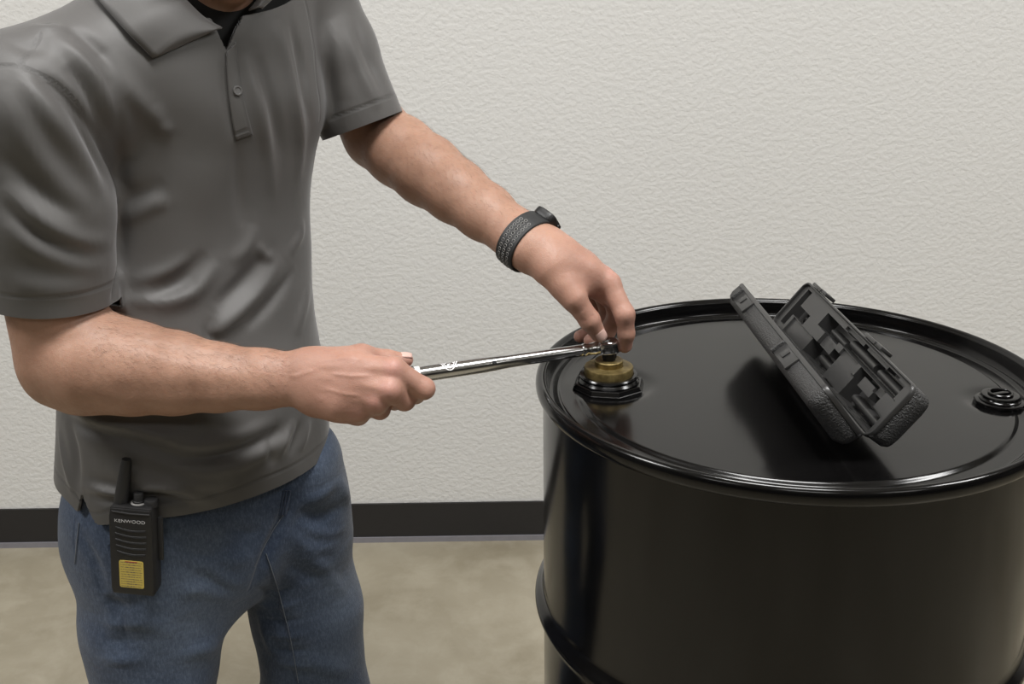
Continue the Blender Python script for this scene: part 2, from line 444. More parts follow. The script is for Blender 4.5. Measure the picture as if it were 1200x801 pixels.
# ratchet head: rounded teardrop plate
hp = []
for i in range(25):
    a = math.radians(-115+230*i/24); hp.append((WL+.0128*math.cos(a), .0128*math.sin(a)))
hp = [(x_col1-.003, -.0066)]+[(WL-.010, -.0105)]+hp[1:-1]+[(WL-.010, .0105)]+[(x_col1-.003, .0066)]
wpart('ratchet_head', prism_bm(hp, -.0062, .0068, .0012), M_CHROME)
wpart('head_cover', lathe_bm([(0, .0072), (.0092, .0072), (.0098, .0066), (.0098, .0050), (0, .0050)], 40, M=Matrix.Translation((WL, 0, .0005))), M_CHROME)
b = box_bm(.010, .004, .0016, .0004, c=(WL-.004, 0, .0083)); wpart('direction_lever', b, M_CHROME)
b = lathe_bm([(0, -.0155), (.0058, -.0155), (.0062, -.0150), (.0062, -.0095), (.0095, -.0090), (.0095, -.0060), (0, -.0060)], 6, M=Matrix.Translation((WL, 0, 0)))
# hex bit going down into the hub: axis is world Z through the drive
b.free()
b = lathe_bm([(0, -.0335), (.0070, -.0335), (.0070, -.0150), (.0085, -.0145), (.0085, -.0062), (0, -.0062)], 6)
xf(b, frame(DRV, np.array([1., 0, 0]), np.array([0, 1., 0]), np.array([0, 0, 1.])))
o = bmobj('hex_bit', b, M_STEEL, None, angle=20); o.parent = wr; o.matrix_parent_inverse = wr.matrix_world.inverted()
# pivot pin on the tube side
xpin = lx(578)
pv = walong(xpin)
tocam = nrm(cC-pv); tocam = nrm(tocam-wx*(tocam@wx)); side = np.cross(wx, tocam)
def onshaft(x, ang, r):       # ang from camera side, positive up
    return walong(x)+r*(tocam*math.cos(ang)+cUp*math.sin(ang))
cUp = nrm(np.cross(tocam, wx));
if cUp[2] < 0: cUp = -cUp
pd = tocam*math.cos(.12)+cUp*math.sin(.12)
b = lathe_bm([(0, .0012), (.0018, .0012), (.0024, .0006), (.0024, -.002), (0, -.002)], 20)
xf(b, frame(pv+pd*.0082, wx, np.cross(pd, wx), pd)); o = bmobj('pivot_pin', b, M_STEEL, None); o.parent = wr; o.matrix_parent_inverse = wr.matrix_world.inverted()
# printed shield emblem and tick marks on the tube (thin raised print)
def print_poly(bm, pts, r):
    vs = [bm.verts.new(tuple(onshaft(x, a, r))) for x, a in pts]
    bm.faces.new(vs)
def print_band(bm, line, w, r):
    "line: list of (x, ang) ; ribbon of width w (metres) following it on the tube"
    R_ = .0089; L = []
    pts = [np.array([x, a*R_]) for x, a in line]
    for i, p in enumerate(pts):
        t = nrm(pts[min(i+1, len(pts)-1)]-pts[max(i-1, 0)]); n_ = np.array([-t[1], t[0]])
        L.append((p+n_*w/2, p-n_*w/2))
    for (a0, b0), (a1, b1) in zip(L, L[1:]):
        print_poly(bm, [(q[0], q[1]/R_) for q in (a0, b0, b1, a1)], r)
xe = lx(527); b = bmesh.new()
def shield(hw, top, bot, n=9):
    out = []
    for i in range(2*n+1):
        t = -1+i/n; out.append((xe+hw*t, bot+(top-bot)*abs(t)**2.2))
    return out
print_band(b, shield(.0098, 1.40, .02), .0012, .0091)
print_band(b, shield(.0072, 1.40, .28), .0009, .0091)
print_band(b, [(xe-.005, 1.15), (xe-.002, .55), (xe+.0005, .95), (xe+.003, .6), (xe+.005, 1.2)], .0013, .0091)
print_band(b, [(xe-.004, 1.3), (xe-.001, .85), (xe-.003, .7)], .0012, .0091)
bmesh.ops.recalc_face_normals(b, faces=b.faces[:])
o = bmobj('shield_emblem', b, M_WHITE, None); o.parent = wr; o.matrix_parent_inverse = wr.matrix_world.inverted()
b = bmesh.new()
for i in range(13):
    xx = x_ring+.004+i*.0021
    print_band(b, [(xx, 1.25), (xx, 1.02 if i % 3 else .85)], .0006, .0091)
o = bmobj('scale_marks', b, M_STEEL, None); o.parent = wr; o.matrix_parent_inverse = wr.matrix_world.inverted()

# ------------------------------------------------------------------ open plastic case
CN = np.array([.3480, .9960]); CFa = np.array([.3345, 1.3580])
CL = np.linalg.norm(CFa-CN)
e1 = np.array([*((CN-CFa)/CL), 0])                     # far -> near
er = np.array([e1[1]*-1, e1[0], 0]);                   # to the right seen from the camera
if er[0] < 0: er = -er
HZ = ZH+.0275
case = empty('tool_case', (CFa[0], CFa[1], HZ), 'open black plastic tool case propped like a V on top of the drum', 'case')
CW = .0700
def case_frame(wdir):
    w = nrm(wdir); n_ = np.cross(e1, w)
    if n_[2] < 0: n_ = -n_
    return w, n_
tw, tn = case_frame(er*math.cos(math.radians(51))+np.array([0, 0, math.sin(math.radians(51))]))
lw, ln = case_frame(-er*math.cos(math.radians(53))+np.array([0, 0, math.sin(math.radians(53))]))
def rr_loop(x0, x1, y0, y1, r, z, n=6):
    pts = rrect(x1-x0, y1-y0, r, n, (x0+x1)/2, (y0+y1)/2)
    return [(x, y, z) for x, y in pts]
def loft(bm, loops, cap0=False, cap1=False):
    rows = [[bm.verts.new(p) for p in L] for L in loops]; n = len(rows[0])
    for a_, c_ in zip(rows, rows[1:]):
        for k in range(n): bm.faces.new((a_[k], a_[(k+1) % n], c_[(k+1) % n], c_[k]))
    if cap0: bm.faces.new(rows[0][::-1])
    if cap1: bm.faces.new(rows[-1])
    return rows
def case_part(name, bm, m, fr, parent=None, **k):
    w, n_ = fr; bmesh.ops.recalc_face_normals(bm, faces=bm.faces[:])
    M_ = frame((CFa[0], CFa[1], HZ), e1, w, n_); 
    if M_.determinant() < 0: bmesh.ops.reverse_faces(bm, faces=bm.faces[:])
    xf(bm, M_); p = parent or case
    o = bmobj(name, bm, m, None, **k); o.parent = p; o.matrix_parent_inverse = p.matrix_world.inverted(); return o
def shell(D, chamf):
    b = bmesh.new()
    loft(b, [rr_loop(.0025, CL-.0025, .003, CW-.003, .010, -.0030),
             rr_loop(.0020, CL-.0020, .0025, CW-.0025, .0100, -.004),
             rr_loop(.0005, CL-.0005, .0010, CW-.0010, .0110, -.006),
             rr_loop(.0010, CL-.0010, .0015, CW-.0015, .0110, -D+chamf),
             rr_loop(.0035, CL-.0035, .0035, CW-.0035, .0100, -D+chamf*.5),
             rr_loop(chamf*1.0, CL-chamf*1.0, chamf*.9, CW-chamf*.9, .0090, -D)], cap1=True)
    return b
def rim(b=None):
    b = b or bmesh.new()
    loft(b, [rr_loop(.0032, CL-.0032, .0035, CW-.0035, .0095, -.006),
             rr_loop(0, CL, 0, CW, .0125, -.0050), rr_loop(-.0003, CL+.0003, -.0003, CW+.0003, .0125, -.002),
             rr_loop(0.0004, CL-.0004, .0004, CW-.0004, .0122, 0),
             rr_loop(.0016, CL-.0016, .0016, CW-.0016, .0112, .0003), rr_loop(.0026, CL-.0026, .0026, CW-.0026, .0104, -.0004),
             rr_loop(.0029, CL-.0029, .0029, CW-.0029, .0100, -.0060)])
    return b
TF, LF = (tw, tn), (lw, ln)
case_part('tray_shell', shell(.0335, .011), M_CASEOUT, TF)
case_part('tray_rim', rim(), M_CASEIN, TF)
case_part('lid_shell', shell(.0270, .011), M_CASEOUT, LF)
case_part('lid_rim', rim(), M_CASEIN, LF)
# lid inside pan
b = bmesh.new()
loft(b, [rr_loop(.0028, CL-.0028, .0028, CW-.0028, .010, -.003), rr_loop(.004, CL-.004, .004, CW-.004, .009, -.017),
         rr_loop(.007, CL-.007, .007, CW-.007, .007, -.019)], cap1=True)
case_part('lid_lining', b, M_CASEIN, LF)
# tray insert as a stepped relief: (u0,u1,v0,v1,height,[shape])
FEAT = [  # u along the case from the far end, v from hinge to latch side, z below the rim
    (.00, 1.0, .00, 1.0, -.0035, 0),
    (.035, .075, .10, .93, -.020, 0), (.075, .19, .38, .60, -.024, 0), (.09, .185, .42, .55, -.016, 1),
    (.10, .31, .02, .36, -.0060, 0),
    (.31, .40, .06, .37, -.026, 0), (.28, .48, .60, .88, -.024, 0), (.33, .47, .62, .76, -.013, 1),
    (.36, .42, .37, .60, -.0090, 0), (.40, .53, .05, .52, -.024, 0), (.37, .56, .10, .30, -.017, 1),
    (.36, .46, .36, .56, -.0085, 0),
    (.48, .95, .66, .93, -.023, 0), (.49, .71, .70, .88, -.012, 1), (.45, .60, .90, .965, -.007, 0), (.63, .80, .90, .965, -.007, 0), (.60,.63,.88,.97,-.02,0), (.80,.90,.88,.965,-.018,0),
    (.53, .69, .04, .64, -.0065, 0), (.66, .715, .44, .66, -.0045, 0),
    (.69, .97, .05, .64, -.025, 0), (.72, .955, .10, .27, -.014, 1), (.74, .84, .38, .58, -.0055, 0), (.83, .875, .50, .64, -.009, 0),
    (.89, .965, .34, .66, -.0055, 0), (.74, .93, .70, .86, -.012, 1), (.56, .64, .02, .055, -.010, 0), (.80, .87, .03, .07, -.009, 0),
]
U0, U1, V0, V1 = .0033, CL-.0033, .0033, CW-.0033
us, vs = set([0., 1.]), set([0., 1.])
eu, ev = .0004/(U1-U0), .0004/(V1-V0)
for (a0, a1, c0, c1, z, s) in FEAT[1:]:
    for q in (a0, a1): us |= {q-eu, q+eu}
    for q in (c0, c1): vs |= {q-ev, q+ev}
us |= set(np.linspace(0, 1, 90)); vs |= set(np.linspace(0, 1, 41))
us = np.array(sorted(q for q in us if 0 <= q <= 1)); vs = np.array(sorted(q for q in vs if 0 <= q <= 1))
UG, VG = np.meshgrid(us, vs, indexing='ij'); ZG = np.full(UG.shape, -.0035)
for (a0, a1, c0, c1, z, s) in FEAT[1:]:
    ins = (UG > a0) & (UG < a1) & (VG > c0) & (VG < c1)
    if s == 0: ZG[ins] = z
    else:      # half-round trough floor / rib
        t = (VG-(c0+c1)/2)/((c1-c0)/2); zz = z-.008*(1-np.sqrt(np.clip(1-t*t, 0, 1))); ZG[ins] = zz[ins]
b = bmesh.new(); G = [[b.verts.new((U0+(U1-U0)*us[i], V0+(V1-V0)*vs[j], ZG[i, j])) for j in range(len(vs))] for i in range(len(us))]
for i in range(len(us)-1):
    for j in range(len(vs)-1): b.faces.new((G[i][j], G[i+1][j], G[i+1][j+1], G[i][j+1]))
case_part('tray_insert', b, M_CASEIN, TF, angle=30)
# latches on the tray's upper edge, catches recessed in the lid's upper wall
for u in (.075, .60):
    x0 = CL*u
    b = box_bm(.050, .0022, .012, .0007, c=(x0+.022, CW+.0022, -.004)); box_bm(.022, .0045, .016, .001, c=(x0+.036, CW+.0030, -.006), bm=b)
    box_bm(.030, .0040, .004, .0008, c=(x0+.016, CW+.0028, .0015), bm=b)
    case_part('latch', b, M_CASEIN, TF)
    x0 = CL*(u+.02)
    b = box_bm(.052, .0012, .0165, .0004, c=(x0+.026, CW-.0006, -.0135))
    case_part('catch_plate', b, M_CASEIN, LF)
    b = box_bm(.012, .0014, .010, .0005, c=(x0+.022, CW+.0008, -.0125)); case_part('catch_boss', b, M_CASEIN, LF)
    b = box_bm(.0035, .0062, .0185, .0008, c=(x0+.001, CW+.0008, -.0135)); case_part('catch_rib', b, M_CASEOUT, LF)
    b = box_bm(.0018, .0030, .0185, .0006, c=(x0+.052, CW, -.0135)); case_part('catch_rib', b, M_CASEIN, LF)
for u in (.2, .75):
    b = lathe_bm([(0, -.022), (.0024, -.022), (.0024, .022), (0, .022)], 14, M=RX); xf(b, Matrix.Translation((CL*u, 0, -.002)))
    case_part('hinge', b, M_CASEIN, TF)

# ------------------------------------------------------------------ implicit modelling (round cones, stacks, smooth unions)
class Cone:
    def __init__(s, a, b, r1, r2, k=.012, ax=None, fl=1.0):
        s.a, s.b, s.r1, s.r2, s.k = np.asarray(a, np.float32), np.asarray(b, np.float32), r1, r2, k
        s.ax = None if ax is None else nrm(ax).astype(np.float32); s.fl = fl
        s.c = (s.a+s.b)/2; s.R = np.linalg.norm(s.a-s.b)/2+max(r1, r2)*max(1, 1/fl)
    def __call__(s, p):
        ab = s.b-s.a; L = float(ab@ab)+1e-12; q = p-s.a
        t = np.clip(q@ab/L, 0, 1); v = q-t[:, None]*ab
        d2 = np.einsum('ij,ij->i', v, v)
        if s.ax is not None:
            w = v@s.ax; d2 = d2+(s.fl*s.fl-1)*w*w
        d = np.sqrt(d2)-(s.r1+(s.r2-s.r1)*t)
        return d if s.fl <= 1 or s.ax is None else d/(1+.35*(s.fl-1))
class Stack:
    "superelliptic cross-sections along a bent spine: rows (s, ox, oy, a, bf, bb)"
    def __init__(s, base, top, lat, rows, n=2.3, k=.03):
        s.base, s.L = np.asarray(base, float), np.linalg.norm(np.asarray(top)-base); s.u = nrm(np.asarray(top)-base)
        s.A = nrm(lat-s.u*(lat@s.u)); s.Fd = np.cross(s.A, s.u); s.k = k
        if s.Fd[1] > 0: s.Fd = -s.Fd
        s.rows = np.array(rows, float); s.n = n; s.c = (s.base+np.asarray(top))/2; s.R = 1.0
    def local(s, p):
        q = p-s.base; t = q@s.u/s.L
        return t, q@s.A, q@s.Fd
    def __call__(s, p):
        t, x, y = s.local(p); r = s.rows
        f = lambda c: np.interp(t, r[:, 0], smooth_col(r[:, 0], r[:, c], t)) if False else interp_s(t, r[:, 0], r[:, c])
        x = x-f(1); y = y-f(2); a = f(3); bb = np.where(y > 0, f(4), f(5))
        g = (np.abs(x/a)**s.n+np.abs(y/bb)**s.n)**(1/s.n)+1e-6
        rad = np.sqrt(x*x+y*y); d = np.where(rad < 1e-3, -np.minimum(a, bb), rad*(1-1/g))
        d = np.maximum(d, -np.minimum(a, bb))
        lo, hi = r[0, 0], r[-1, 0]
        return smax(d, np.maximum(lo-t, t-hi)*s.L, .02)
class Cut:
    "round cones ended by a flat plane (kept where (p-o).n > 0)"
    def __init__(s, cones, o, n, k=.02):
        s.cs, s.o, s.n, s.k = cones, np.asarray(o), nrm(n), k
        s.c = np.mean([c.c for c in cones], 0); s.R = max(np.linalg.norm(c.c-s.c)+c.R for c in cones)
    def __call__(s, p):
        d = s.cs[0](p)
        for c in s.cs[1:]: d = smin(d, c(p), c.k)
        return smax(d, -((p-s.o)@s.n), .004)
def interp_s(t, xs, ys):
    "smooth (Catmull-Rom) interpolation"
    i = np.clip(np.searchsorted(xs, t)-1, 0, len(xs)-2); h = xs[i+1]-xs[i]
    u = np.clip((t-xs[i])/h, 0, 1)
    m = np.gradient(ys, xs); m0, m1 = m[i]*h, m[i+1]*h
    return (2*u**3-3*u*u+1)*ys[i]+(u**3-2*u*u+u)*m0+(-2*u**3+3*u*u)*ys[i+1]+(u**3-u*u)*m1
def smin(a, b, k):
    h = np.maximum(k-np.abs(a-b), 0)/k; return np.minimum(a, b)-h*h*k*.25
def smax(a, b, k): return -smin(-a, -b, k)
class Sdf:
    def __init__(s, prims, off=0.0): s.pr, s.off = prims, off
    def bbox(s):
        lo = np.min([p.c-p.R for p in s.pr], 0); hi = np.max([p.c+p.R for p in s.pr], 0); return lo, hi
    def __call__(s, p, cut=.05):
        lo, hi = p.min(0), p.max(0); d = np.full(len(p), .2)
        for q in s.pr:
            g = np.maximum(np.maximum(lo-q.c, q.c-hi), 0)
            if g@g > (q.R+cut)**2: continue
            v = q(p); d = smin(d, v, q.k) if q.k > 0 else np.minimum(d, v)
        return d-s.off
def surface(sdf, h, bbox=None, B=8, step=400):
    lo, hi = bbox if bbox is not None else sdf.bbox()
    lo = np.asarray(lo, float)-2*h; n = np.ceil((np.asarray(hi)-lo+2*h)/(h*B)).astype(int)+1
    gx = np.stack(np.meshgrid(*[np.arange(k) for k in n], indexing='ij'), -1).reshape(-1, 3)
    cen = lo+(gx+.5)*h*B; D = np.empty(len(cen))
    for i in range(0, len(cen), 20000): D[i:i+20000] = chunk_eval(sdf, cen[i:i+20000], 2000)
    act = gx[np.abs(D) < h*B*.87*1.7+.004]
    N = n*B+1
    loc = np.stack(np.meshgrid(*[np.arange(B+1)]*3, indexing='ij'), -1).reshape(-1, 3)
    ids, pos, edges = [], [], [[], [], []]
    key = lambda c: (c[..., 0]*N[1]+c[..., 1])*N[2]+c[..., 2]
    for i in range(0, len(act), 60):
        a = act[i:i+60]; cor = (a[:, None, :]*B+loc[None]); p = lo+cor.reshape(-1, 3)*h
        v = sdf(p).reshape(len(a), B+1, B+1, B+1); c4 = cor.reshape(len(a), B+1, B+1, B+1, 3)
        s = v < 0
        cs = [v[:, dx:B+dx, dy:B+dy, dz:B+dz] for dx in (0, 1) for dy in (0, 1) for dz in (0, 1)]
        sg = np.stack(cs, -1); neg = (sg < 0).sum(-1); m = (neg > 0) & (neg < 8)
        if not m.any(): continue
        vals = sg[m]; cells = c4[:, :B, :B, :B][m]
        acc = np.zeros((len(vals), 3)); cnt = np.zeros(len(vals))
        co = np.array([(dx, dy, dz) for dx in (0, 1) for dy in (0, 1) for dz in (0, 1)], float)
        for e0 in range(8):
            for ax in range(3):
                bit = 4 >> ax
                if e0 & bit: continue
                e1_ = e0 | bit; f0, f1 = vals[:, e0], vals[:, e1_]; x = (f0 < 0) != (f1 < 0)
                t = np.where(x, f0/np.where(x, f0-f1, 1), 0)
                acc += np.where(x[:, None], co[e0]+t[:, None]*(co[e1_]-co[e0]), 0); cnt += x
        ids.append(key(cells)); pos.append(lo+(cells+acc/cnt[:, None])*h)
        for ax in range(3):
            sl0 = [slice(0, B)]*3; sl1 = list(sl0); sl1[ax] = slice(1, B+1)
            f0 = s[(slice(None), *sl0)]; f1 = s[(slice(None), *sl1)]; x = f0 != f1
            edges[ax].append(np.concatenate([c4[:, :B, :B, :B][x], f0[x][:, None].astype(int)], 1))
    ids = np.concatenate(ids); pos = np.concatenate(pos); o = np.argsort(ids); ids = ids[o]; pos = pos[o]
    Q = []
    for ax in range(3):
        e = np.concatenate(edges[ax]); c, sgn = e[:, :3], e[:, 3]
        u, w = np.eye(3, dtype=int)[(ax+1) % 3], np.eye(3, dtype=int)[(ax+2) % 3]
        ks = [key(c-u-w), key(c-w), key(c), key(c-u)]
        ix = [np.clip(np.searchsorted(ids, k), 0, len(ids)-1) for k in ks]
        ok = np.all([ids[i] == k for i, k in zip(ix, ks)], 0)
        q = np.stack(ix, 1); q = np.where(sgn[:, None] == 1, q, q[:, ::-1]); Q.append(q[ok])
    return project(sdf, pos, 2), np.concatenate(Q)
def chunk_eval(sdf, p, n=3000):
    return np.concatenate([sdf(p[i:i+n]) for i in range(0, len(p), n)])
def grad(sdf, p, e=.0008):
    g = np.zeros_like(p)
    for k in ((1, -1, -1), (-1, -1, 1), (-1, 1, -1), (1, 1, 1)):
        k = np.array(k, float); g += k*chunk_eval(sdf, p+e*k)[:, None]
    return g/(4*e)
def project(sdf, p, it=1):
    for _ in range(it):
        g = grad(sdf, p); d = chunk_eval(sdf, p)
        st = d/np.maximum((g*g).sum(1), .2); st = np.clip(st, -.004, .004); p = p-st[:, None]*g
    return p
def attr(o, name, vals):
    a = o.data.attributes.new(name, 'FLOAT', 'POINT'); a.data.foreach_set('value', np.asarray(vals, np.float32))
def vnormals(V, Q):
    n = np.cross(V[Q[:, 2]]-V[Q[:, 0]], V[Q[:, 3]]-V[Q[:, 1]]); N = np.zeros_like(V)
    for k in range(4):
        for c in range(3): N[:, c] += np.bincount(Q[:, k], n[:, c], len(V))
    return N/np.maximum(np.linalg.norm(N, axis=1), 1e-12)[:, None]
def polydist(V, pts):
    "distance of every vertex to a 3-D polyline, with the position along it (0..1)"
    best = np.full(len(V), 9.); at = np.zeros(len(V)); n = len(pts)-1
    for i in range(n):
        a, b = pts[i], pts[i+1]; ab = b-a; t = np.clip((V-a)@ab/(ab@ab+1e-12), 0, 1)
        d = np.linalg.norm(V-a-t[:, None]*ab, axis=1); m = d < best; best[m] = d[m]; at[m] = (i+t[m])/n
    return best, at
def catmull(pts, n=6):
    pts = [np.asarray(p, float) for p in pts]
    if len(pts) < 3: return pts
    e = [2*pts[0]-pts[1]]+pts+[2*pts[-1]-pts[-2]]; out = []
    for i in range(1, len(e)-2):
        p0, p1, p2, p3 = e[i-1:i+3]
        for k in range(n):
            t = k/n; out.append(.5*((2*p1)+(p2-p0)*t+(2*p0-5*p1+4*p2-p3)*t*t+(3*p1-p0-3*p2+p3)*t**3))
    return out+[pts[-1]]
def bvh(V, Q): return BVHTree.FromPolygons([tuple(v) for v in V], [tuple(int(i) for i in q) for q in Q])
def hit(tree, x, y):
    d = nrm(P(x, y, 1)-cC); r = tree.ray_cast(Vector(cC), Vector(d))
    return (None, None) if r[0] is None else (np.array(r[0]), np.array(r[1]))
def on(tree, pts, lift=0.0):
    out = []
    for x, y in pts:
        p, n_ = hit(tree, x, y)
        if p is not None: out.append(p+(n_*lift if n_ is not None else 0))
    return out
def strokes(V, Q, tree, L, scale=1.0):
    "cloth folds: each (pixel polyline, half width, height) is dropped on the cloth and pushed along the normal"
    N = vnormals(V, Q); disp = np.zeros(len(V))
    for pts, w, a in L:
        pl = on(tree, catmull([np.array(p, float) for p in pts], 4))
        if len(pl) < 2: continue
        pl = np.array(pl); jump = np.where(np.linalg.norm(np.diff(pl, axis=0), axis=1) > .035)[0]
        if len(jump):
            parts = np.split(pl, jump+1); pl = max(parts, key=len)
            if len(pl) < 2: continue
        lo, hi = pl.min(0)-3*w, pl.max(0)+3*w
        m = np.where(np.all((V > lo) & (V < hi), 1))[0]
        d, t = polydist(V[m], pl)
        disp[m] += a*scale*np.exp(-(d/w)**2)*np.sin(np.pi*np.clip(t, .02, .98))**.8
    return V+N*disp[:, None]

# ------------------------------------------------------------------ the person
def hpx(px, off_u=0, off_d=0):
    q = walong(lx(px)); return q+cU*off_u+cF*off_d
PHI = math.radians(40)
LAT = np.array([math.cos(PHI), math.sin(PHI), 0.]); FWD = np.array([math.sin(PHI), -math.cos(PHI), 0.])
HIP, NECK = P(230, 545, 1.42), P(238, -22, 1.25)
SHR, ELR, WRR = P(28, 130, 1.13), P(76, 416, 1.215), P(356, 446, 1.205)
SHL, ELL, WRL = P(350, -28, 1.36), P(442, 158, 1.44), P(629, 292, 1.290)
T0 = (HIP, NECK, LAT)
torso_rows = [(-.16, 0, 0, .12, .09, .09), (0, 0, 0, .135, .10, .10), (.25, 0, -.006, .125, .10, .096), (.5, 0, -.018, .118, .088, .094),
              (.75, 0, -.016, .122, .082, .09), (.9, 0, -.004, .10, .068, .075), (1.0, 0, 0, .06, .06, .06), (1.1, 0, 0, .052, .055, .055)]
Fv = -cF                                              # towards the camera
pr = []
pr.append(Stack(*T0, torso_rows))
HEADC = P(258, -158, 1.15)
facing = nrm(np.array([.62, -.62, -.47])); hup = nrm(np.array([.28, -.30, .91])); hup = nrm(hup-facing*(hup@facing)); hlat = np.cross(facing, hup)
def hd(x, y, z): return HEADC+hlat*x+facing*y+hup*z
pr += [Cone(NECK-np.array([0, 0, .04]), HEADC-hup*.05-facing*.03, .050, .052, .03)]
# head: skull, jaw, cheeks, nose, brow, ears, lips
pr += [Cone(hd(0, -.035, .025), hd(0, .015, .03), .079, .076, .03, hlat, 1.12), Cone(hd(0, .02, -.03), hd(0, .052, -.082), .055, .026, .04),
       Cone(hd(-.045, .02, -.045), hd(-.012, .058, -.085), .022, .020, .03), Cone(hd(.045, .02, -.045), hd(.012, .058, -.085), .022, .020, .03),
       Cone(hd(0, .088, .012), hd(0, .108, -.022), .007, .012, .012), Cone(hd(-.013, .094, -.026), hd(.013, .094, -.026), .009, .009, .008),
       Cone(hd(-.036, .078, .024), hd(.036, .078, .024), .009, .009, .012), Cone(hd(-.016, .084, -.051), hd(.016, .084, -.051), .0065, .0065, .005),
       Cone(hd(-.013, .082, -.060), hd(.013, .082, -.060), .0075, .0075, .004),
       Cone(hd(-.030, .071, .006), hd(-.030, .073, .006), .012, .012, .004), Cone(hd(.030, .071, .006), hd(.030, .073, .006), .012, .012, .004)]
for s in (-1, 1):
    pr += [Cone(hd(s*.077, -.012, .018), hd(s*.073, -.004, -.018), .017, .011, .004, hlat, 2.4)]
# arms
def limb(a, b, rows, k=.010, ax=None, fl=1.0):
    out = []
    for (t0, r0), (t1, r1) in zip(rows, rows[1:]): out.append(Cone(a+(b-a)*t0, a+(b-a)*t1, r0, r1, k, ax, fl))
    return out
pr += limb(SHR, ELR, [(0, .056), (.45, .055), (1, .051)])
pr += [Cone(P(80, 420, 1.215), P(112, 424, 1.205), .051, .055, .010), Cone(P(112, 424, 1.205), P(155, 431, 1.205), .056, .0505, .010),
       Cone(P(155, 431, 1.205), P(205, 437, 1.205), .0505, .0445, .010), Cone(P(205, 437, 1.205), P(255, 442, 1.205), .0445, .0365, .010),
       Cone(P(255, 442, 1.205), P(305, 444, 1.205), .0365, .0318, .010, Fv, 1.12), Cone(P(305, 444, 1.205), P(350, 444, 1.203), .0318, .0295, .010, Fv, 1.3),
       Cone(P(68, 440, 1.22), P(90, 445, 1.215), .032, .036, .015)]
pr += limb(SHL, ELL, [(0, .050), (.5, .045), (1, .042)])
Lf = [(0, .0435), (.16, .0445), (.34, .0435), (.52, .0385), (.70, .031), (.86, .0265), (1, .0265)]
wl_side = nrm(np.cross(WRL-ELL, cU))
LW_AX = nrm(np.array([-.45, -.25, .85]))             # thin axis of the left wrist (back of the hand direction)
for (t0, r0), (t1, r1) in zip(Lf, Lf[1:]):
    pr.append(Cone(ELL+(WRL-ELL)*t0, ELL+(WRL-ELL)*t1, r0*(1.10 if t0 > .6 else 1), r1*(1.10 if t1 > .6 else 1), .010, LW_AX, 1.0+.30*max(0, t0-.4)))
# legs (inside the jeans)
HR, HL = P(185, 615, 1.42), P(312, 600, 1.52)
KR, KL = P(182, 830, 1.43), P(372, 835, 1.57)
AR_, AL_ = np.array([KR[0]-.02, KR[1]+.14, .10]), np.array([KL[0]+.02, KL[1]+.16, .10])
pr += [Cone(HR, KR, .060, .045, .03), Cone(KR, AR_, .045, .036, .03), Cone(HL, KL, .048, .045, .03), Cone(KL, AL_, .05, .036, .03),
       Cone(AR_-[0, 0, .045], AR_+np.array([.05, -.17, -.07]), .032, .026, .03), Cone(AL_-[0, 0, .045], AL_+np.array([.08, -.16, -.07]), .032, .026, .03)]
# ---- right hand closed on the wrench handle
def q(px, py, dd, base=1.203): return P(px, py, base+dd)
wr_c = P(352, 445, 1.203)
RMCP = [q(461, 432, -.019), q(457, 456, -.024), q(441, 470, -.018), q(421, 480, -.010)]
RPIP = [q(497, 455, -.006), q(474, 468, .000), q(445, 479, .005), q(421, 486, .010)]
RDIP = [q(487, 462, .024), q(462, 469, .026), q(435, 478, .028), q(412, 484, .030)]
RTIP = [q(473, 447, .044), q(452, 451, .047), q(427, 455, .050), q(408, 462, .050)]
RR = [(.0125, .0112, .0100, .0088), (.0128, .0115, .0102, .0088), (.0122, .0108, .0096, .0084), (.0112, .0096, .0086, .0076)]
RA = Fv
wo = [(-20, 6), (-8, 3), (4, 0), (15, -4)]
for i in range(4):
    w0 = P(360+3*i, 427+13*i, 1.2)
    mid = w0+(RMCP[i]-w0)*.55-cF*.004
    pr += [Cone(w0, mid, .0165, .0150, .014), Cone(mid, RMCP[i], .0150, RR[i][0], .012)]
for i in range(4):
    r = RR[i]
    pr += [Cone(RMCP[i], RPIP[i], r[0], r[1], .006), Cone(RPIP[i], RDIP[i], r[1]*.97, r[2], .006), Cone(RDIP[i], RTIP[i], r[2], r[3], .004)]
pr += [Cone(P(372, 452, 1.203), P(415, 462, 1.200), .019, .016, .02), Cone(P(372, 440, 1.203), P(415, 440, 1.201), .018, .013, .02),
       Cone(P(378, 467, 1.208), P(408, 476, 1.206), .017, .014, .018)]
RT = [q(378, 429, .004), q(424, 419, .006), q(455, 421.5, .020), q(476, 421.5, .026)]
pr += [Cone(RT[0], RT[1], .0175, .0145, .016), Cone(RT[1], RT[2], .0140, .0108, .006), Cone(RT[2], RT[3], .0110, .0078, .004)]
def PL(x, y, d): return P(x, y, d+.036)
# ---- left hand on the wrench head
LMCP = [PL(714, 333, 1.250), PL(708, 327, 1.272), PL(697, 323, 1.292), PL(685, 322, 1.308)]
LPIP = [PL(732, 368, 1.243), PL(724, 368, 1.290), PL(714, 366, 1.312), PL(700, 356, 1.330)]
LDIP = [PL(734, 391, 1.252), PL(711, 389, 1.303), PL(699, 386, 1.322), PL(694, 374, 1.338)]
LTIP = [PL(732, 405, 1.262), PL(692, 399, 1.300), PL(680, 394, 1.322), PL(688, 378, 1.338)]
LR = [(.0130, .0112, .0096, .0084), (.0128, .0112, .0098, .0084), (.0120, .0104, .0092, .0080), (.0110, .0094, .0084, .0072)]
LWb = [PL(648, 300, 1.238), PL(648, 297, 1.252), PL(645, 294, 1.266), PL(640, 293, 1.276)]
for i in range(4):
    w0 = LWb[i]; mid = w0+(LMCP[i]-w0)*.55+cU*.002
    pr += [Cone(w0, mid, .0185, .0165, .016), Cone(mid, LMCP[i], .0165, LR[i][0], .012)]
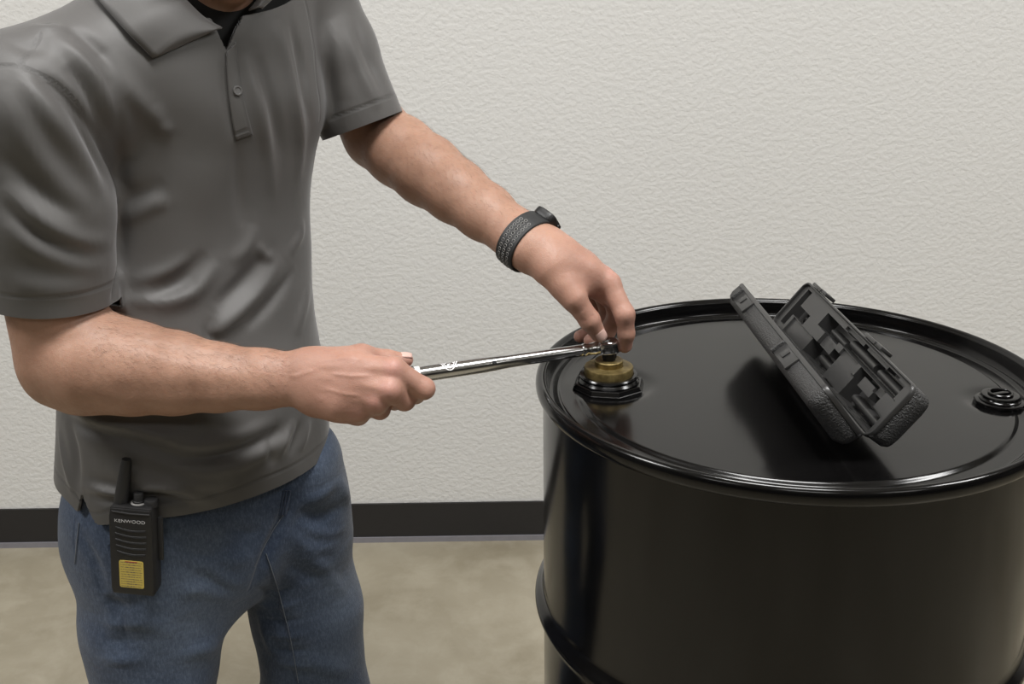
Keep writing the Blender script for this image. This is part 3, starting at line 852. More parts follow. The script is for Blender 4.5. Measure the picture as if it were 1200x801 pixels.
for i in range(4):
    r = LR[i]
    pr += [Cone(LMCP[i], LPIP[i], r[0], r[1], .006), Cone(LPIP[i], LDIP[i], r[1]*.97, r[2], .006), Cone(LDIP[i], LTIP[i], r[2], r[3], .004)]
pr += [Cone(PL(618, 285, 1.253), PL(650, 303, 1.250), .0275, .0255, .02, LW_AX, 1.3)]
pr += [Cone(PL(690, 330, 1.262), PL(711, 349, 1.262), .0125, .0100, .010)]
LT = [PL(648, 317, 1.232), PL(672, 349, 1.226), PL(691, 375, 1.236), PL(701, 391, 1.247)]
pr += [Cone(LT[0], LT[1], .0205, .0142, .014), Cone(LT[1], LT[2], .0138, .0118, .006), Cone(LT[2], LT[3], .0120, .0092, .004)]
pr += [Cone(PL(655, 308, 1.245), PL(684, 326, 1.252), .0185, .0150, .016), Cone(LT[1]+(LT[0]-LT[1])*.4, PL(700, 334, 1.258), .0105, .0090, .014)]
BODY = Sdf(pr)
BH = .0030
bV, bQ = surface(BODY, BH)
def near(p, r): return np.exp(-((np.linalg.norm(bV-p, axis=1))/r)**2)
# finer mesh over arms and hands: split every quad of that region in four and settle it on the same surface
handm = np.zeros(len(bV), bool)
for c, r in ((P(430, 448, 1.205), .115), (P(690, 345, 1.30), .125)): handm |= np.linalg.norm(bV-c, axis=1) < r
def refine(V, Q, sel):
    fs = sel[Q].all(1); fq = Q[fs]; keep = Q[~fs]
    E_ = np.sort(np.concatenate([fq[:, [0, 1]], fq[:, [1, 2]], fq[:, [2, 3]], fq[:, [3, 0]]]), 1)
    uq, inv = np.unique(E_, axis=0, return_inverse=True); inv = inv.reshape(4, -1)
    n0 = len(V); mid = (V[uq[:, 0]]+V[uq[:, 1]])/2; cen = V[fq].mean(1)
    nE = n0+inv; nC = n0+len(uq)+np.arange(len(fq))
    new = np.concatenate([np.stack([fq[:, k], nE[k], nC, nE[(k+3) % 4]], 1) for k in range(4)])
    # faces bordering the refined region take the extra edge points as n-gons
    emap = {tuple(e): n0+i for i, e in enumerate(uq)}
    bs = np.zeros(n0, bool); bs[np.unique(fq)] = True
    cand = bs[keep].sum(1) >= 2; extra = []; plainq = keep[~cand]
    for f in keep[cand]:
        L = []
        for k in range(4):
            L.append(int(f[k])); e = emap.get(tuple(sorted((int(f[k]), int(f[(k+1) % 4])))))
            if e is not None: L.append(e)
        extra.append(L)
    pts = project(BODY, np.concatenate([mid, cen]), 1)
    return np.concatenate([V, pts]), np.concatenate([plainq, new]), extra
bV, bQ, bX = refine(bV, bQ, handm)
def polymesh(name, V, Q, X, m):
    me = bpy.data.meshes.new(name); ls = np.concatenate([np.full(len(Q), 4), [len(f) for f in X]]).astype(np.int32)
    idx = np.concatenate([Q.ravel(), np.array([i for f in X for i in f], int)]).astype(np.int32)
    me.vertices.add(len(V)); me.vertices.foreach_set('co', V.astype(np.float32).ravel())
    me.loops.add(len(idx)); me.loops.foreach_set('vertex_index', idx)
    me.polygons.add(len(ls)); me.polygons.foreach_set('loop_start', np.concatenate([[0], np.cumsum(ls)[:-1]]).astype(np.int32))
    me.update(calc_edges=True); me.validate(); me.shade_smooth(); return link(name, me, m)
person = empty('person', (HIP[0], HIP[1], 0), 'man in grey polo shirt and blue jeans working a wrench on the drum', 'person')
def adopt(o, p=None):
    p = p or person; o.parent = p; o.matrix_parent_inverse = p.matrix_world.inverted(); return o
# tendons, knuckle wrinkles, creases
N_ = vnormals(bV, bQ); disp = np.zeros(len(bV))
def line(p0, p1, w, a):
    d, t = polydist(bV, np.array([p0, p1])); return a*np.exp(-(d/w)**2)*np.clip(np.minimum(t, 1-t)*4+.25, 0, 1)
red = np.zeros(len(bV)); dark = np.zeros(len(bV))
for MC, PI_, WB, TP, DI in ((RMCP, RPIP, [P(372, 428+12*i, 1.185) for i in range(4)], RTIP, RDIP), (LMCP, LPIP, LWb, LTIP, LDIP)):
    for i in range(4):
        lift = -cF*.012 if MC is RMCP else cU*.012-cF*.003
        if MC is RMCP or i == 0:
            disp += line(WB[i]+lift*.6, MC[i]+lift, .0042, .0011)
        disp += .0013*near(MC[i]+lift, .009)
        red = np.maximum(red, .75*near(MC[i]+lift, .016)); red = np.maximum(red, .55*near(PI_[i], .020)); red = np.maximum(red, .7*near(TP[i], .018))
        v = nrm(PI_[i]-MC[i]); ax = nrm(np.cross(v, cF))
        for o_ in (-.0028, 0, .0028):
            c = PI_[i]-cF*.0105+v*o_ if MC is RMCP else PI_[i]+v*o_+cR*.009-cF*.005
            ln_ = line(c-ax*.006, c+ax*.006, .0009, 1); disp -= .00055*ln_; dark = np.maximum(dark, .35*ln_)
for T in (RT, LT):
    red = np.maximum(red, .55*near(T[3], .02)); red = np.maximum(red, .35*near(T[2], .016))
    v = nrm(T[3]-T[1]); ax = nrm(np.cross(v, cF)); 
    for o_ in (-.003, -.0005, .002):
        c = T[2]+v*o_-cF*.0115 if T is LT else T[2]+v*o_+cU*.010-cF*.003
        ln_ = line(c-ax*.007, c+ax*.007, .0009, 1); disp -= .0007*ln_; dark = np.maximum(dark, .6*ln_)
# palm side creases between thumb and forefinger of the left hand
for a0, b0, w, a in (((690, 318), (697, 338), .0016, -.0011), ((700, 322), (694, 337), .0016, -.0011), ((705, 333), (717, 341), .0012, -.0007)):
    pass
hand = np.maximum(1/(1+np.exp((np.linalg.norm(bV-P(432, 450, 1.2), axis=1)-.085)/.022)), 1/(1+np.exp((np.linalg.norm(bV-P(695, 350, 1.305), axis=1)-.085)/.022)))
red = np.clip(np.maximum(red, .38*hand), 0, 1)
# forearm muscle lines and veins of the right arm
for pts, w, a in (([(140, 392), (200, 412), (250, 420), (300, 424)], .010, -.0022), ([(120, 445), (180, 452), (240, 455), (290, 456)], .012, -.0015),
                  ([(150, 400), (185, 400), (215, 412)], .004, .0008), ([(300, 436), (345, 440), (372, 432)], .0025, .0006), ([(180, 408), (178, 425), (186, 440)], .0025, -.0005), ([(218, 430), (220, 448), (214, 460)], .0022, -.0005),
                  ([(372, 420), (400, 418), (428, 422)], .0022, .0007), ([(385, 437), (412, 442), (436, 441)], .0022, .0008), ([(380, 455), (405, 460), (425, 462)], .002, .0006)):
    tr = None
    pl = np.array([P(x, y, 1.203-.03) for x, y in pts])
    # drop the line on the skin along the view direction
    pl = project(BODY, pl, 6); d, t = polydist(bV, pl); disp += a*np.exp(-(d/w)**2)*np.clip(np.minimum(t, 1-t)*5+.1, 0, 1)
bV2 = bV+N_*disp[:, None]
body = adopt(polymesh('body', bV2, bQ, bX, M_SKIN)); attr(body, 'red', red); attr(body, 'dark', dark)

# ---- fine arm hair
hb_v, hb_f = [], []
hr = np.random.default_rng(21); cand = []
for A_, B_, n_, tow in ((P(110, 424, 1.205), P(352, 446, 1.204), 1100, 1), (ELL, WRL, 700, 1)):
    d, t = polydist(bV2, np.array([A_, B_])); m = np.where((d < .075) & (t > .06) & (t < .97-.25*hr.random(len(t))))[0]
    m = m[((N_[m]@Fv) > -.2) & ((N_[m]@cU) > -.55)]
    pick = hr.choice(m, min(n_, len(m)), replace=False); ax = nrm(B_-A_)
    for i in pick:
        p0, nn = bV2[i], N_[i]; d_ = nrm(ax*.8+cU*hr.normal(0, .35)-cU*.25+hr.normal(0, .22, 3)+nn*.12); d_ = nrm(d_-nn*(d_@nn)+nn*.18); L = hr.uniform(.006, .013)
        sd_ = nrm(np.cross(d_, nn)); w = .00007; k0 = len(hb_v)
        for s_, ww, li in ((0, 1, 0), (.5, .8, .0004), (1, .15, -.0004)):
            c = p0+d_*L*s_+nn*(.0003+li)
            hb_v += [c+sd_*w*ww, c-sd_*w*ww*.5+nn*w*ww*.9, c-sd_*w*ww*.5-nn*w*ww*.9]
        for q_ in (0, 3):
            for k in range(3): hb_f.append((k0+q_+k, k0+q_+(k+1) % 3, k0+q_+3+(k+1) % 3, k0+q_+3+k))
o = adopt(fastmesh('arm_hair', np.array(hb_v), np.array(hb_f), M_ARMHAIR)); o['kind'] = 'stuff'

# ---- nails
def nail(c, along, up, w=.0062, l=.0068):
    bm = bmesh.new(); lat_ = nrm(np.cross(along, up)); G = []
    for i in range(7):
        y = -1+2*i/6; row = []
        for j in range(7):
            x = -1+2*j/6; ww = w*(1-.18*max(0, y)**2-.12*max(0, -y)**2)
            row.append(bm.verts.new(tuple(c+lat_*x*ww+along*y*l+up*(-.0022*x*x-.0010*max(0, y)**2*1.0+.0004))))
        G.append(row)
    for i in range(6):
        for j in range(6): bm.faces.new((G[i][j], G[i+1][j], G[i+1][j+1], G[i][j+1]))
    bmesh.ops.recalc_face_normals(bm, faces=bm.faces[:])
    o = bmobj('fingernail', bm, M_NAIL, None, angle=0); so = o.modifiers.new('s', 'SOLIDIFY'); so.thickness = .0009; so.offset = 0
    o.parent = body; o.matrix_parent_inverse = body.matrix_world.inverted(); return o
def surf(p0, dir_):
    "walk from inside the finger outwards to the skin"
    for s in np.linspace(0, .03, 301):
        if BODY((p0+dir_*s)[None])[0] > 0: return p0+dir_*s
    return p0
up_ = nrm(-cF*.95+cU*.25+cR*.02); al = nrm(LT[3]-LT[2]); up_ = nrm(up_-al*(up_@al))
nail(surf(LT[3]-al*.0005, up_), al, up_, .0066, .0072)
up_ = nrm(cU*.95-cF*.5); al = nrm(RT[3]-RT[2]); up_ = nrm(up_-al*(up_@al)); nail(surf(RT[3]-al*.001, up_), al, up_, .0060, .0066)
up_ = nrm(cR*.9+cU*.1+cF*.35); al = nrm(LTIP[0]-LDIP[0]); up_ = nrm(up_-al*(up_@al)); nail(surf(LTIP[0]-al*.001, up_), al, up_, .0052, .0058)

# ---- hair, brows and beard (above the frame), eyes
HAIR = Sdf([Cone(hd(0, -.042, .035), hd(0, .005, .052), .080, .070, .02, hlat, 1.1)])
def cut_mesh(name, sd, h, keep, m, bbox=None):
    v, f = surface(sd, h, bbox); f = f[keep(v)[f].all(1)]; u, i = np.unique(f, return_inverse=True)
    return fastmesh(name, v[u], i.reshape(f.shape), m)
adopt(cut_mesh('hair', HAIR, .006, lambda v: ((v-HEADC)@hup > .005-.9*((v-HEADC)@facing+.0)*-.25) & ((v-HEADC)@facing < .062), M_HAIR))
for s in (-1, 1):
    b = bmesh.new(); bmesh.ops.create_uvsphere(b, u_segments=16, v_segments=10, radius=.0118); xf(b, Matrix.Translation(Vector(hd(s*.030, .0745, .006))))
    adopt(bmobj('eye', b, M_WHITE, None))
    adopt(bmobj('eyebrow', tube_bm([hd(s*.014, .090, .026), hd(s*.03, .090, .031), hd(s*.046, .080, .027)], .0038), M_HAIR, None))

# ------------------------------------------------------------------ shirt
sp = []
shirt_rows = [(-.20, 0, 0, .172, .138, .133), (-.08, 0, 0, .171, .138, .133), (.05, 0, 0, .170, .141, .130), (.2, 0, -.003, .162, .138, .126), (.35, 0, -.014, .150, .122, .122),
              (.5, 0, -.020, .144, .112, .118), (.68, 0, -.018, .147, .110, .116), (.80, 0, -.006, .150, .106, .112), (.90, 0, -.004, .132, .088, .098), (.98, 0, -.004, .095, .072, .082), (1.06, 0, -.004, .070, .066, .068)]
TOR = Stack(*T0, shirt_rows, n=2.25, k=.03)
sp.append(TOR)
sp += [Cone(NECK+LAT*-.03-[0, 0, .045], SHR+[0, 0, .010], .062, .070, .05), Cone(NECK+LAT*.03-[0, 0, .045], SHL+[0, 0, .005], .062, .064, .05)]
SRH = P(62, 350, 1.20); rn = nrm(nrm(SHR-SRH)+.06*cR); ra = P(62, 349, 1.2)
sp.append(Cut([Cone(SHR, SHR+(SRH-SHR)*.5, .072, .074, .01), Cone(SHR+(SRH-SHR)*.5, SRH+(SRH-SHR)*.15, .074, .0665, .012)], ra-rn*.012, rn, .020))
SLH = P(425, 146, 1.41); ln2 = nrm(SHL-SLH); ln2 = nrm(ln2+.10*cU-.0*cR); la = P(425, 147, 1.41)
sp.append(Cut([Cone(SHL, SHL+(SLH-SHL)*.5, .058, .0555, .01), Cone(SHL+(SLH-SHL)*.5, SLH+(SLH-SHL)*.15, .0555, .0525, .012)], la-ln2*.012, ln2, .018))
SHIRT = Sdf(sp)
sV, sQ = surface(SHIRT, .0033)
stree = bvh(sV, sQ)
FOLDS = [  # (pixel polyline, half width m, height m)
    ([(60, 40), (95, 72), (118, 110), (140, 176)], .010, .0060), ([(80, 30), (118, 62), (150, 108)], .008, -.0035),
    ([(118, 62), (150, 105), (187, 147)], .011, .0050), ([(180, 120), (190, 148), (204, 150)], .008, .0025), ([(75, 75), (100, 105), (120, 160)], .008, -.0045),
    ([(22, 86), (52, 125), (85, 172), (120, 232)], .010, .0058), ([(40, 82), (75, 120), (104, 168), (126, 215)], .008, -.0050),
    ([(2, 100), (30, 160), (62, 205), (108, 250)], .011, .0038), ([(0, 212), (45, 255), (90, 280), (130, 284)], .010, .0045), ([(0, 180), (50, 228), (95, 255)], .009, -.0035),
    ([(2, 258), (40, 290), (85, 310), (125, 312)], .010, .0035), ([(0, 235), (45, 275), (100, 297)], .008, -.0035), ([(10, 330), (60, 338), (110, 335)], .012, .0025),
    ([(125, 95), (145, 140), (150, 190)], .010, .0035), ([(145, 215), (162, 198), (180, 165)], .012, .0028), ([(140, 235), (168, 230), (195, 210)], .010, -.0022),
    ([(142, 262), (175, 240), (200, 235)], .009, .0035),
    ([(285, 60), (300, 110), (312, 165), (322, 235)], .009, .0035), ([(300, 60), (318, 120), (330, 190)], .008, -.0030), ([(322, 20), (340, 80), (352, 150), (350, 220)], .009, .0035), ([(340, 20), (357, 85), (364, 150)], .007, -.0032),
    ([(275, 165), (280, 220), (287, 270)], .008, -.0022), ([(262, 70), (268, 120), (274, 165)], .006, -.0025),
    ([(332, 300), (300, 345), (262, 380), (240, 392)], .010, .0060), ([(345, 312), (318, 352), (285, 385)], .008, -.0040), ([(318, 292), (285, 330), (250, 362)], .009, -.0045),
    ([(258, 305), (225, 345), (180, 364)], .010, .0045), ([(245, 295), (210, 330), (170, 348)], .009, -.0042), ([(228, 335), (185, 352), (140, 352)], .009, .0030), ([(225, 300), (190, 320), (150, 330)], .008, .0025),
    ([(300, 262), (290, 290), (270, 310)], .009, .0030), ([(352, 255), (350, 275), (338, 300)], .007, .0030), ([(300, 285), (312, 300), (320, 297)], .006, .0030),
    ([(250, 370), (245, 392), (262, 400)], .006, -.0030), ([(360, 330), (352, 365), (345, 395)], .008, .0025),
    ([(70, 478), (100, 500), (157, 516), (205, 535)], .009, -.0055), ([(66, 470), (92, 488), (130, 500), (190, 508), (250, 502)], .009, .0042),
    ([(160, 505), (215, 520), (270, 515), (325, 490)], .009, .0050), ([(170, 522), (225, 538), (285, 527), (335, 500)], .009, -.0055), ([(195, 545), (255, 548), (310, 528), (340, 508)], .010, .0055),
    ([(345, 490), (333, 515), (325, 540)], .006, .0035), ([(352, 492), (346, 515), (338, 535)], .005, -.0030), ([(362, 490), (358, 510), (352, 530)], .006, .0025), ([(326, 498), (316, 525), (318, 548)], .006, -.0030),
    ([(120, 545), (170, 562), (240, 566), (285, 555)], .010, .0045), ([(100, 560), (150, 575), (215, 585)], .006, -.0035), ([(95, 572), (140, 577), (180, 570), (215, 576), (255, 588)], .007, .0060), ([(100, 582), (140, 588), (190, 584), (225, 590)], .006, -.0045),
    ([(78, 490), (86, 530), (88, 575)], .008, -.0035), ([(66, 500), (74, 540), (84, 580)], .007, .0030),
    ([(388, 20), (398, 70), (404, 120)], .009, .0035), ([(402, 30), (425, 90), (445, 130)], .008, .0030), ([(378, 60), (388, 110), (392, 145)], .007, -.0035), ([(415, 20), (432, 70), (452, 118)], .007, -.0025),
    ([(20, 20), (50, 35), (80, 30)], .010, .003), ([(0, 40), (30, 55), (60, 55)], .010, -.003),
]
# armhole and shoulder seams sunk into the cloth
SEAMR = on(stree, catmull([np.array(p, float) for p in [(-6, 77), (22, 78), (48, 88), (70, 101), (92, 124), (112, 155), (126, 188), (135, 222), (140, 256), (141, 290), (138, 325)]], 4))
SEAMSH = on(stree, [(22, 76), (40, 52), (58, 28), (74, 4), (82, -10)])
SEAML = on(stree, [(352, -14), (362, 20), (369, 60), (373, 100), (374, 140)])
FOLDS += [([(48, 92), (72, 105), (92, 128), (112, 158), (127, 190), (137, 222)], .006, -.0042), ([(138, 230), (141, 260), (141, 295), (137, 330), (131, 360)], .007, -.006)]
sV = strokes(sV, sQ, stree, FOLDS, 1.35)
# small wandering puckers
def wob(V, f, a, seed):
    r_ = np.random.default_rng(seed); out = np.zeros(len(V))
    for _ in range(14):
        k = r_.normal(size=3); k = k/np.linalg.norm(k)*f*r_.uniform(.6, 1.6); out += np.sin(V@k+r_.uniform(0, 6.28))
    return a*out/3.7
N_ = vnormals(sV, sQ); sV = sV+N_*(wob(sV, 70, .0008, 3)+wob(sV, 30, .0014, 4))[:, None]
# hem plane, sleeve hem planes, neck opening
def plane3(a, b, c, up=(0, 0, 1)):
    n_ = nrm(np.cross(b-a, c-a)); n_ = n_ if n_@np.asarray(up) > 0 else -n_; return a, n_
hp_ = np.array(on(stree, [(386, 514), (342, 571), (285, 591), (235, 599), (190, 600), (130, 600), (84, 598)]))
ha = hp_.mean(0); hn = np.linalg.svd(hp_-ha)[2][2]; hn = hn*np.sign(hn[2])
hemd = (sV-ha)@hn+.020*np.exp(-(np.linalg.norm(sV-np.array(on(stree, [(108, 596)])[0]), axis=1)/.030)**2)
seamtreeR = np.array(SEAMR); 
t_, x_, y_ = TOR.local(sV)
# sleeve regions: outside a plane fitted through the armhole seam
def fit_plane(pts, out):
    c = pts.mean(0); n_ = np.linalg.svd(pts-c)[2][2]; n_ = n_ if n_@out > 0 else -n_; return c, n_
pc, pn = fit_plane(seamtreeR, -LAT)
pcl, pnl = fit_plane(np.array(SEAML+[SHL-FWD*.05-LAT*.02]), LAT)
rightd = (sV-pc)@pn; leftd = (sV-pcl)@pnl
armR = (polydist(sV, np.array([SHR, SRH+(SRH-SHR)*.4]))[0] < .105)
armL = (polydist(sV, np.array([SHL, SLH+(SLH-SHL)*.4]))[0] < .098)
slR, slL, tors = Sdf(sp[3:4]), Sdf(sp[4:5]), Sdf([TOR])
vR, vL, vT = chunk_eval(slR, sV), chunk_eval(slL, sV), chunk_eval(tors, sV)
onR = (vR < vT-.006) & (vR < .03); onL = (vL < vT-.004) & (vL < .03)
gR = np.minimum(np.minimum(rightd, vT+.012-vR), t_-.3); gL = np.minimum(np.minimum(leftd, vT+.016-vL), t_-.3)
isR, isL = gR > 0, gL > 0
hemR = (sV-ra)@rn; hemL = (sV-la)@ln2
clip = hemd.copy(); clip[onR] = np.minimum(clip[onR], hemR[onR]); clip[onL] = np.minimum(clip[onL], hemL[onL])
# neck opening: a ring round the neck and the open V of the placket
nax = nrm(NECK+FWD*.05-(NECK-np.array([0, 0, .08])))
nq = sV-(NECK-np.array([0, 0, .012])+FWD*.012); nh = nq[:, 2]+.55*(nq@FWD)*-1*-1*.0+nq@FWD*.55; 
nrad = np.linalg.norm(sV[:, :2]-NECK[:2], axis=1)
neck = np.where(nrad < .105, .016-nh, 1)                                                    # keep below the sloping neckline
pk = on(stree, [(266, 20), (266, 60)]); 
pVa = np.array(on(stree, [(266, 60)])[0]); pVb = np.array(on(stree, [(240, 4)])[0]); pVc = np.array(on(stree, [(292, 4)])[0])
e0 = nrm(np.cross(pVb-pVa, cF)); e0 = e0 if e0@(pVc-pVa) > 0 else -e0
e2 = nrm(np.cross(pVc-pVa, cF)); e2 = e2 if e2@(pVb-pVa) > 0 else -e2
vee = np.minimum((sV-pVa)@e0, (sV-pVa)@e2); front = (sV-NECK)@FWD > 0
vee = np.where(front & (sV[:, 2] > pVa[2]-.01), vee, -1)
clip = np.minimum(clip, np.minimum(neck, -vee))
vt0 = np.array(on(stree, [(94, 578)])[0]); vt1 = np.array(on(stree, [(89, 604)])[0]); vt2 = np.array(on(stree, [(107, 606)])[0])
q1_ = nrm(np.cross(vt1-vt0, cF)); q1_ = q1_ if q1_@(vt2-vt0) > 0 else -q1_
q2_ = nrm(np.cross(vt2-vt0, cF)); q2_ = q2_ if q2_@(vt1-vt0) > 0 else -q2_
vent = np.minimum((sV-vt0)@q1_, (sV-vt0)@q2_); vent = np.where((np.linalg.norm(sV-vt0, axis=1) < .10) & (sV[:, 2] < vt0[2]+.004), vent, -1)
clip = np.minimum(clip, -vent)
# vent slit of the right side seam
va = P(95, 568, 1.33); 
vent_top = np.array(on(stree, [(96, 575)])[0]) if on(stree, [(96, 575)]) else va
def clip_mesh(V, Q, c):
    # keep the side c>0; slide the rim vertices onto c=0
    kv = c > 0; fs = kv[Q].sum(1) >= 2; Qk = Q[fs]
    V = V.copy(); used = np.unique(Qk); outv = used[~kv[used]]
    # move outside vertices towards their inside neighbours until c = 0
    nb = {}
    for f in Qk[(~kv[Qk]).any(1)]:
        for k in range(4):
            a, b2 = int(f[k]), int(f[(k+1) % 4])
            for u, w in ((a, b2), (b2, a)):
                if not kv[u] and kv[w]: nb.setdefault(u, []).append(w)
    mv = V.copy()
    for u in outv:
        ws = nb.get(int(u))
        if not ws: continue
        mv[u] = np.mean([V[u]+(V[w]-V[u])*(-c[u]/(c[w]-c[u]+1e-12)) for w in ws], 0)
    bad = np.array([not nb.get(int(u)) for u in outv], bool); badv = set(int(x) for x in outv[bad]) if len(outv) else set()
    if badv:
        Qk = Qk[~np.isin(Qk, list(badv)).any(1)]
    return mv, Qk
cV, cQ = clip_mesh(sV, sQ, clip)
cN0 = vnormals(cV, cQ)
def snap(V, Q, g):
    "slide the vertices beside g = 0 onto it so that the sewn seam is a clean line"
    E_ = np.unique(np.sort(np.concatenate([Q[:, [0, 1]], Q[:, [1, 2]], Q[:, [2, 3]], Q[:, [3, 0]]]), 1), axis=0)
    a, c = E_[:, 0], E_[:, 1]; x = (g[a] > 0) != (g[c] > 0); a, c = a[x], c[x]
    sw = np.abs(g[a]) > np.abs(g[c]); a, c = np.where(sw, c, a), np.where(sw, a, c)      # a is the nearer one
    t = g[a]/(g[a]-g[c]+1e-12); tgt = V[a]+(V[c]-V[a])*t[:, None]
    acc = np.zeros_like(V); n_ = np.bincount(a, minlength=len(V))
    for k in range(3): acc[:, k] = np.bincount(a, tgt[:, k], len(V))
    m = n_ > 0; V = V.copy(); V[m] = acc[m]/n_[m][:, None]; g = g.copy(); g[m] = 0
    return V, g
cV, gR = snap(cV, cQ, gR); cV, gL = snap(cV, cQ, gL)
seam = np.full(len(cV), .05)
dR, _ = polydist(cV, seamtreeR); dS, _ = polydist(cV, np.array(SEAMSH)); dL, _ = polydist(cV, np.array(SEAML))
for d_ in (dR, dS, dL): seam = np.minimum(seam, d_)
st_h = np.where(np.abs(hemd-.020) < seam, np.abs(hemd-.020), seam)
st_h = np.where(onR & (np.abs(hemR-.024) < st_h), np.abs(hemR-.024), st_h); st_h = np.where(onL & (np.abs(hemL-.022) < st_h), np.abs(hemL-.022), st_h)
bx = (sV-np.array(on(stree, [(90, 540)])[0]))
def sub(name, faces, parent, thick=.0016):
    u, i = np.unique(faces, return_inverse=True)
    ff = i.reshape(faces.shape); Vs, Ns = cV[u], cN0[u]
    # open borders (hems) are turned in: a lip folded behind the edge gives the cloth its thickness
    E_ = np.concatenate([ff[:, [0, 1]], ff[:, [1, 2]], ff[:, [2, 3]], ff[:, [3, 0]]]); key = np.sort(E_, 1)
    _, inv, cnt = np.unique(key, axis=0, return_inverse=True, return_counts=True); be = E_[cnt[inv.ravel()] == 1]
    gg = np.minimum(np.abs(gR[u]), np.abs(gL[u])); be = be[(gg[be] > 1e-9).any(1)]
    bv = np.unique(be); n0 = len(Vs); mp = np.full(n0, -1); mp[bv] = np.arange(len(bv))
    lip = Vs[bv]-Ns[bv]*thick; lip2 = lip-Ns[bv]*.004
    q1 = np.stack([be[:, 1], be[:, 0], n0+mp[be[:, 0]], n0+mp[be[:, 1]]], 1); q2 = np.stack([n0+mp[be[:, 1]], n0+mp[be[:, 0]], n0+len(bv)+mp[be[:, 0]], n0+len(bv)+mp[be[:, 1]]], 1)
    Va = np.concatenate([Vs, lip, lip2]); Qa = np.concatenate([ff, q1, q2])
    o = fastmesh(name, Va, Qa, M_SHIRT); attr(o, 'seam', np.concatenate([st_h[u], st_h[u][bv], st_h[u][bv]])); adopt(o, parent)
    nn = np.concatenate([Ns, Ns[bv]*.3, -Ns[bv]]); o.data.normals_split_custom_set_from_vertices([tuple(map(float, v)) for v in nn])
    return o
fR = gR[cQ].sum(1) > 0; fL = gL[cQ].sum(1) > 0
shirt = sub('polo_shirt', cQ[~fR & ~fL], person)
sub('sleeve', cQ[fR], shirt); sub('sleeve', cQ[fL], shirt)
ctree = bvh(cV, cQ)

# placket strip, button, box stitch
def patch(name, quad, nu, nv, lift, m, parent, thick=.0014, curve=None):
    "cloth strip lying on the shirt: quad = 4 pixel corners (tl, tr, br, bl)"
    G = []; tl, tr, br_, bl = [np.array(p, float) for p in quad]; VV = []; FF = []
    for i in range(nv+1):
        for j in range(nu+1):
            a, b_ = j/nu, i/nv; pq = (tl*(1-a)+tr*a)*(1-b_)+(bl*(1-a)+br_*a)*b_
            if curve: pq = pq+np.array(curve(a, b_))
            p, n_ = hit(ctree, *pq)
            if p is None: p = VV[-1] if VV else P(*pq, 1.25)
            else: p = p-cF*lift
            VV.append(p)
    for i in range(nv):
        for j in range(nu): FF.append((i*(nu+1)+j, (i+1)*(nu+1)+j, (i+1)*(nu+1)+j+1, i*(nu+1)+j+1))
    V3 = np.array(VV).reshape(nv+1, nu+1, 3); 
    for _ in range(3): V3[1:-1] = (V3[:-2]+V3[1:-1]*2+V3[2:])/4
    o = mesh(name, V3.reshape(-1, 3), FF, m); adopt(o, parent); attr(o, 'seam', np.full(len(VV), .05))
    so = o.modifiers.new('cloth', 'SOLIDIFY'); so.thickness = thick; so.offset = 0; return o
pcurve = lambda a, b_: (-5*math.sin(b_*math.pi)*.6, 0)
pl_ = patch('placket', [(266, 62), (277, 50), (297, 158), (277, 165)], 8, 48, .0022, M_SHIRT, shirt, curve=pcurve)
a = pl_.data.attributes['seam']; vals = np.full(9*49, .05)
for i in range(49):
    for j in range(9):
        dx_ = min(abs(j/8-.93), 1)*.018; dy_ = min(abs(i/48-.99), abs(i/48-.93))*.115
        vals[i*9+j] = min(dx_, dy_ if i > 30 else .05)
a.data.foreach_set('value', vals.astype(np.float32))
def button(px, py, r=.0052):
    p, n_ = hit(ctree, px, py); n_ = nrm(n_ if n_@cF < 0 else -n_)
    b = lathe_bm([(0, .0012), (r*.62, .0012), (r*.72, .0020), (r*.92, .0020), (r, .0013), (r, 0), (0, 0)], 28)
    for k in range(4):
        aa = math.pi/4+k*math.pi/2
        lathe_bm([(0, .0014), (.0005, .0014), (.0005, .001)], 8, bm=b) if False else None
    x = nrm(np.cross(n_, [0, 0, 1])); y = np.cross(n_, x); xf(b, frame(p-cF*.0032, x, y, n_))
    o = bmobj('button', b, M_BUTTON, None); adopt(o, shirt)
button(279, 107)
# collar: a folded band round the neck; the right flap falls to a point on the chest
def collar(name, fold, edge, m, lift_f=.012, lift_e=.005):
    A_ = catmull(fold, 8); B_ = edge if len(edge) > 30 else catmull(edge, 8); n = min(len(A_), len(B_)); VV, FF = [], []; K = 8
    for i in range(n):
        for k in range(K+1):
            t = k/K; p = A_[i]*(1-t)+B_[i]*t; VV.append(p+nrm(p-(NECK-np.array([0, 0, .06])))*.006*math.sin(math.pi*t)*1.0)
    for i in range(n-1):
        for k in range(K): FF.append((i*(K+1)+k, (i+1)*(K+1)+k, (i+1)*(K+1)+k+1, i*(K+1)+k+1))
    o = mesh(name, VV, FF, m); attr(o, 'seam', [(.003+abs(0) if (j % (K+1)) == K else .05) for j in range(len(VV))]); adopt(o, shirt)
    so = o.modifiers.new('cloth', 'SOLIDIFY'); so.thickness = .0020; so.offset = 0; return o
def s3(x, y, lift=.004):
    p, n_ = hit(stree, x, y)
    return p-cF*lift if p is not None else P(x, y, 1.25)
nb_ = NECK-np.array([0, 0, .02])
def ring(ang, r, z): return nb_+LAT*(r*math.cos(ang)*1.05)+FWD*(r*math.sin(ang)*.95+.004)+np.array([0, 0, z-.030*math.sin(ang)])
f_pts = [s3(263, 36, .010), s3(243, 24, .012), s3(222, 4, .012), s3(206, -14, .014)]+[ring(math.radians(a_), .064, .036) for a_ in (190, 215, 245, 270, 295, 325, 350)]
e_pts = [s3(250, 38, .006), s3(181, 70, .006), s3(147, 35, .006), s3(113, -4, .006)]+[ring(math.radians(a_), .104, -.012) for a_ in (195, 218, 245, 270, 295, 322, 345)]
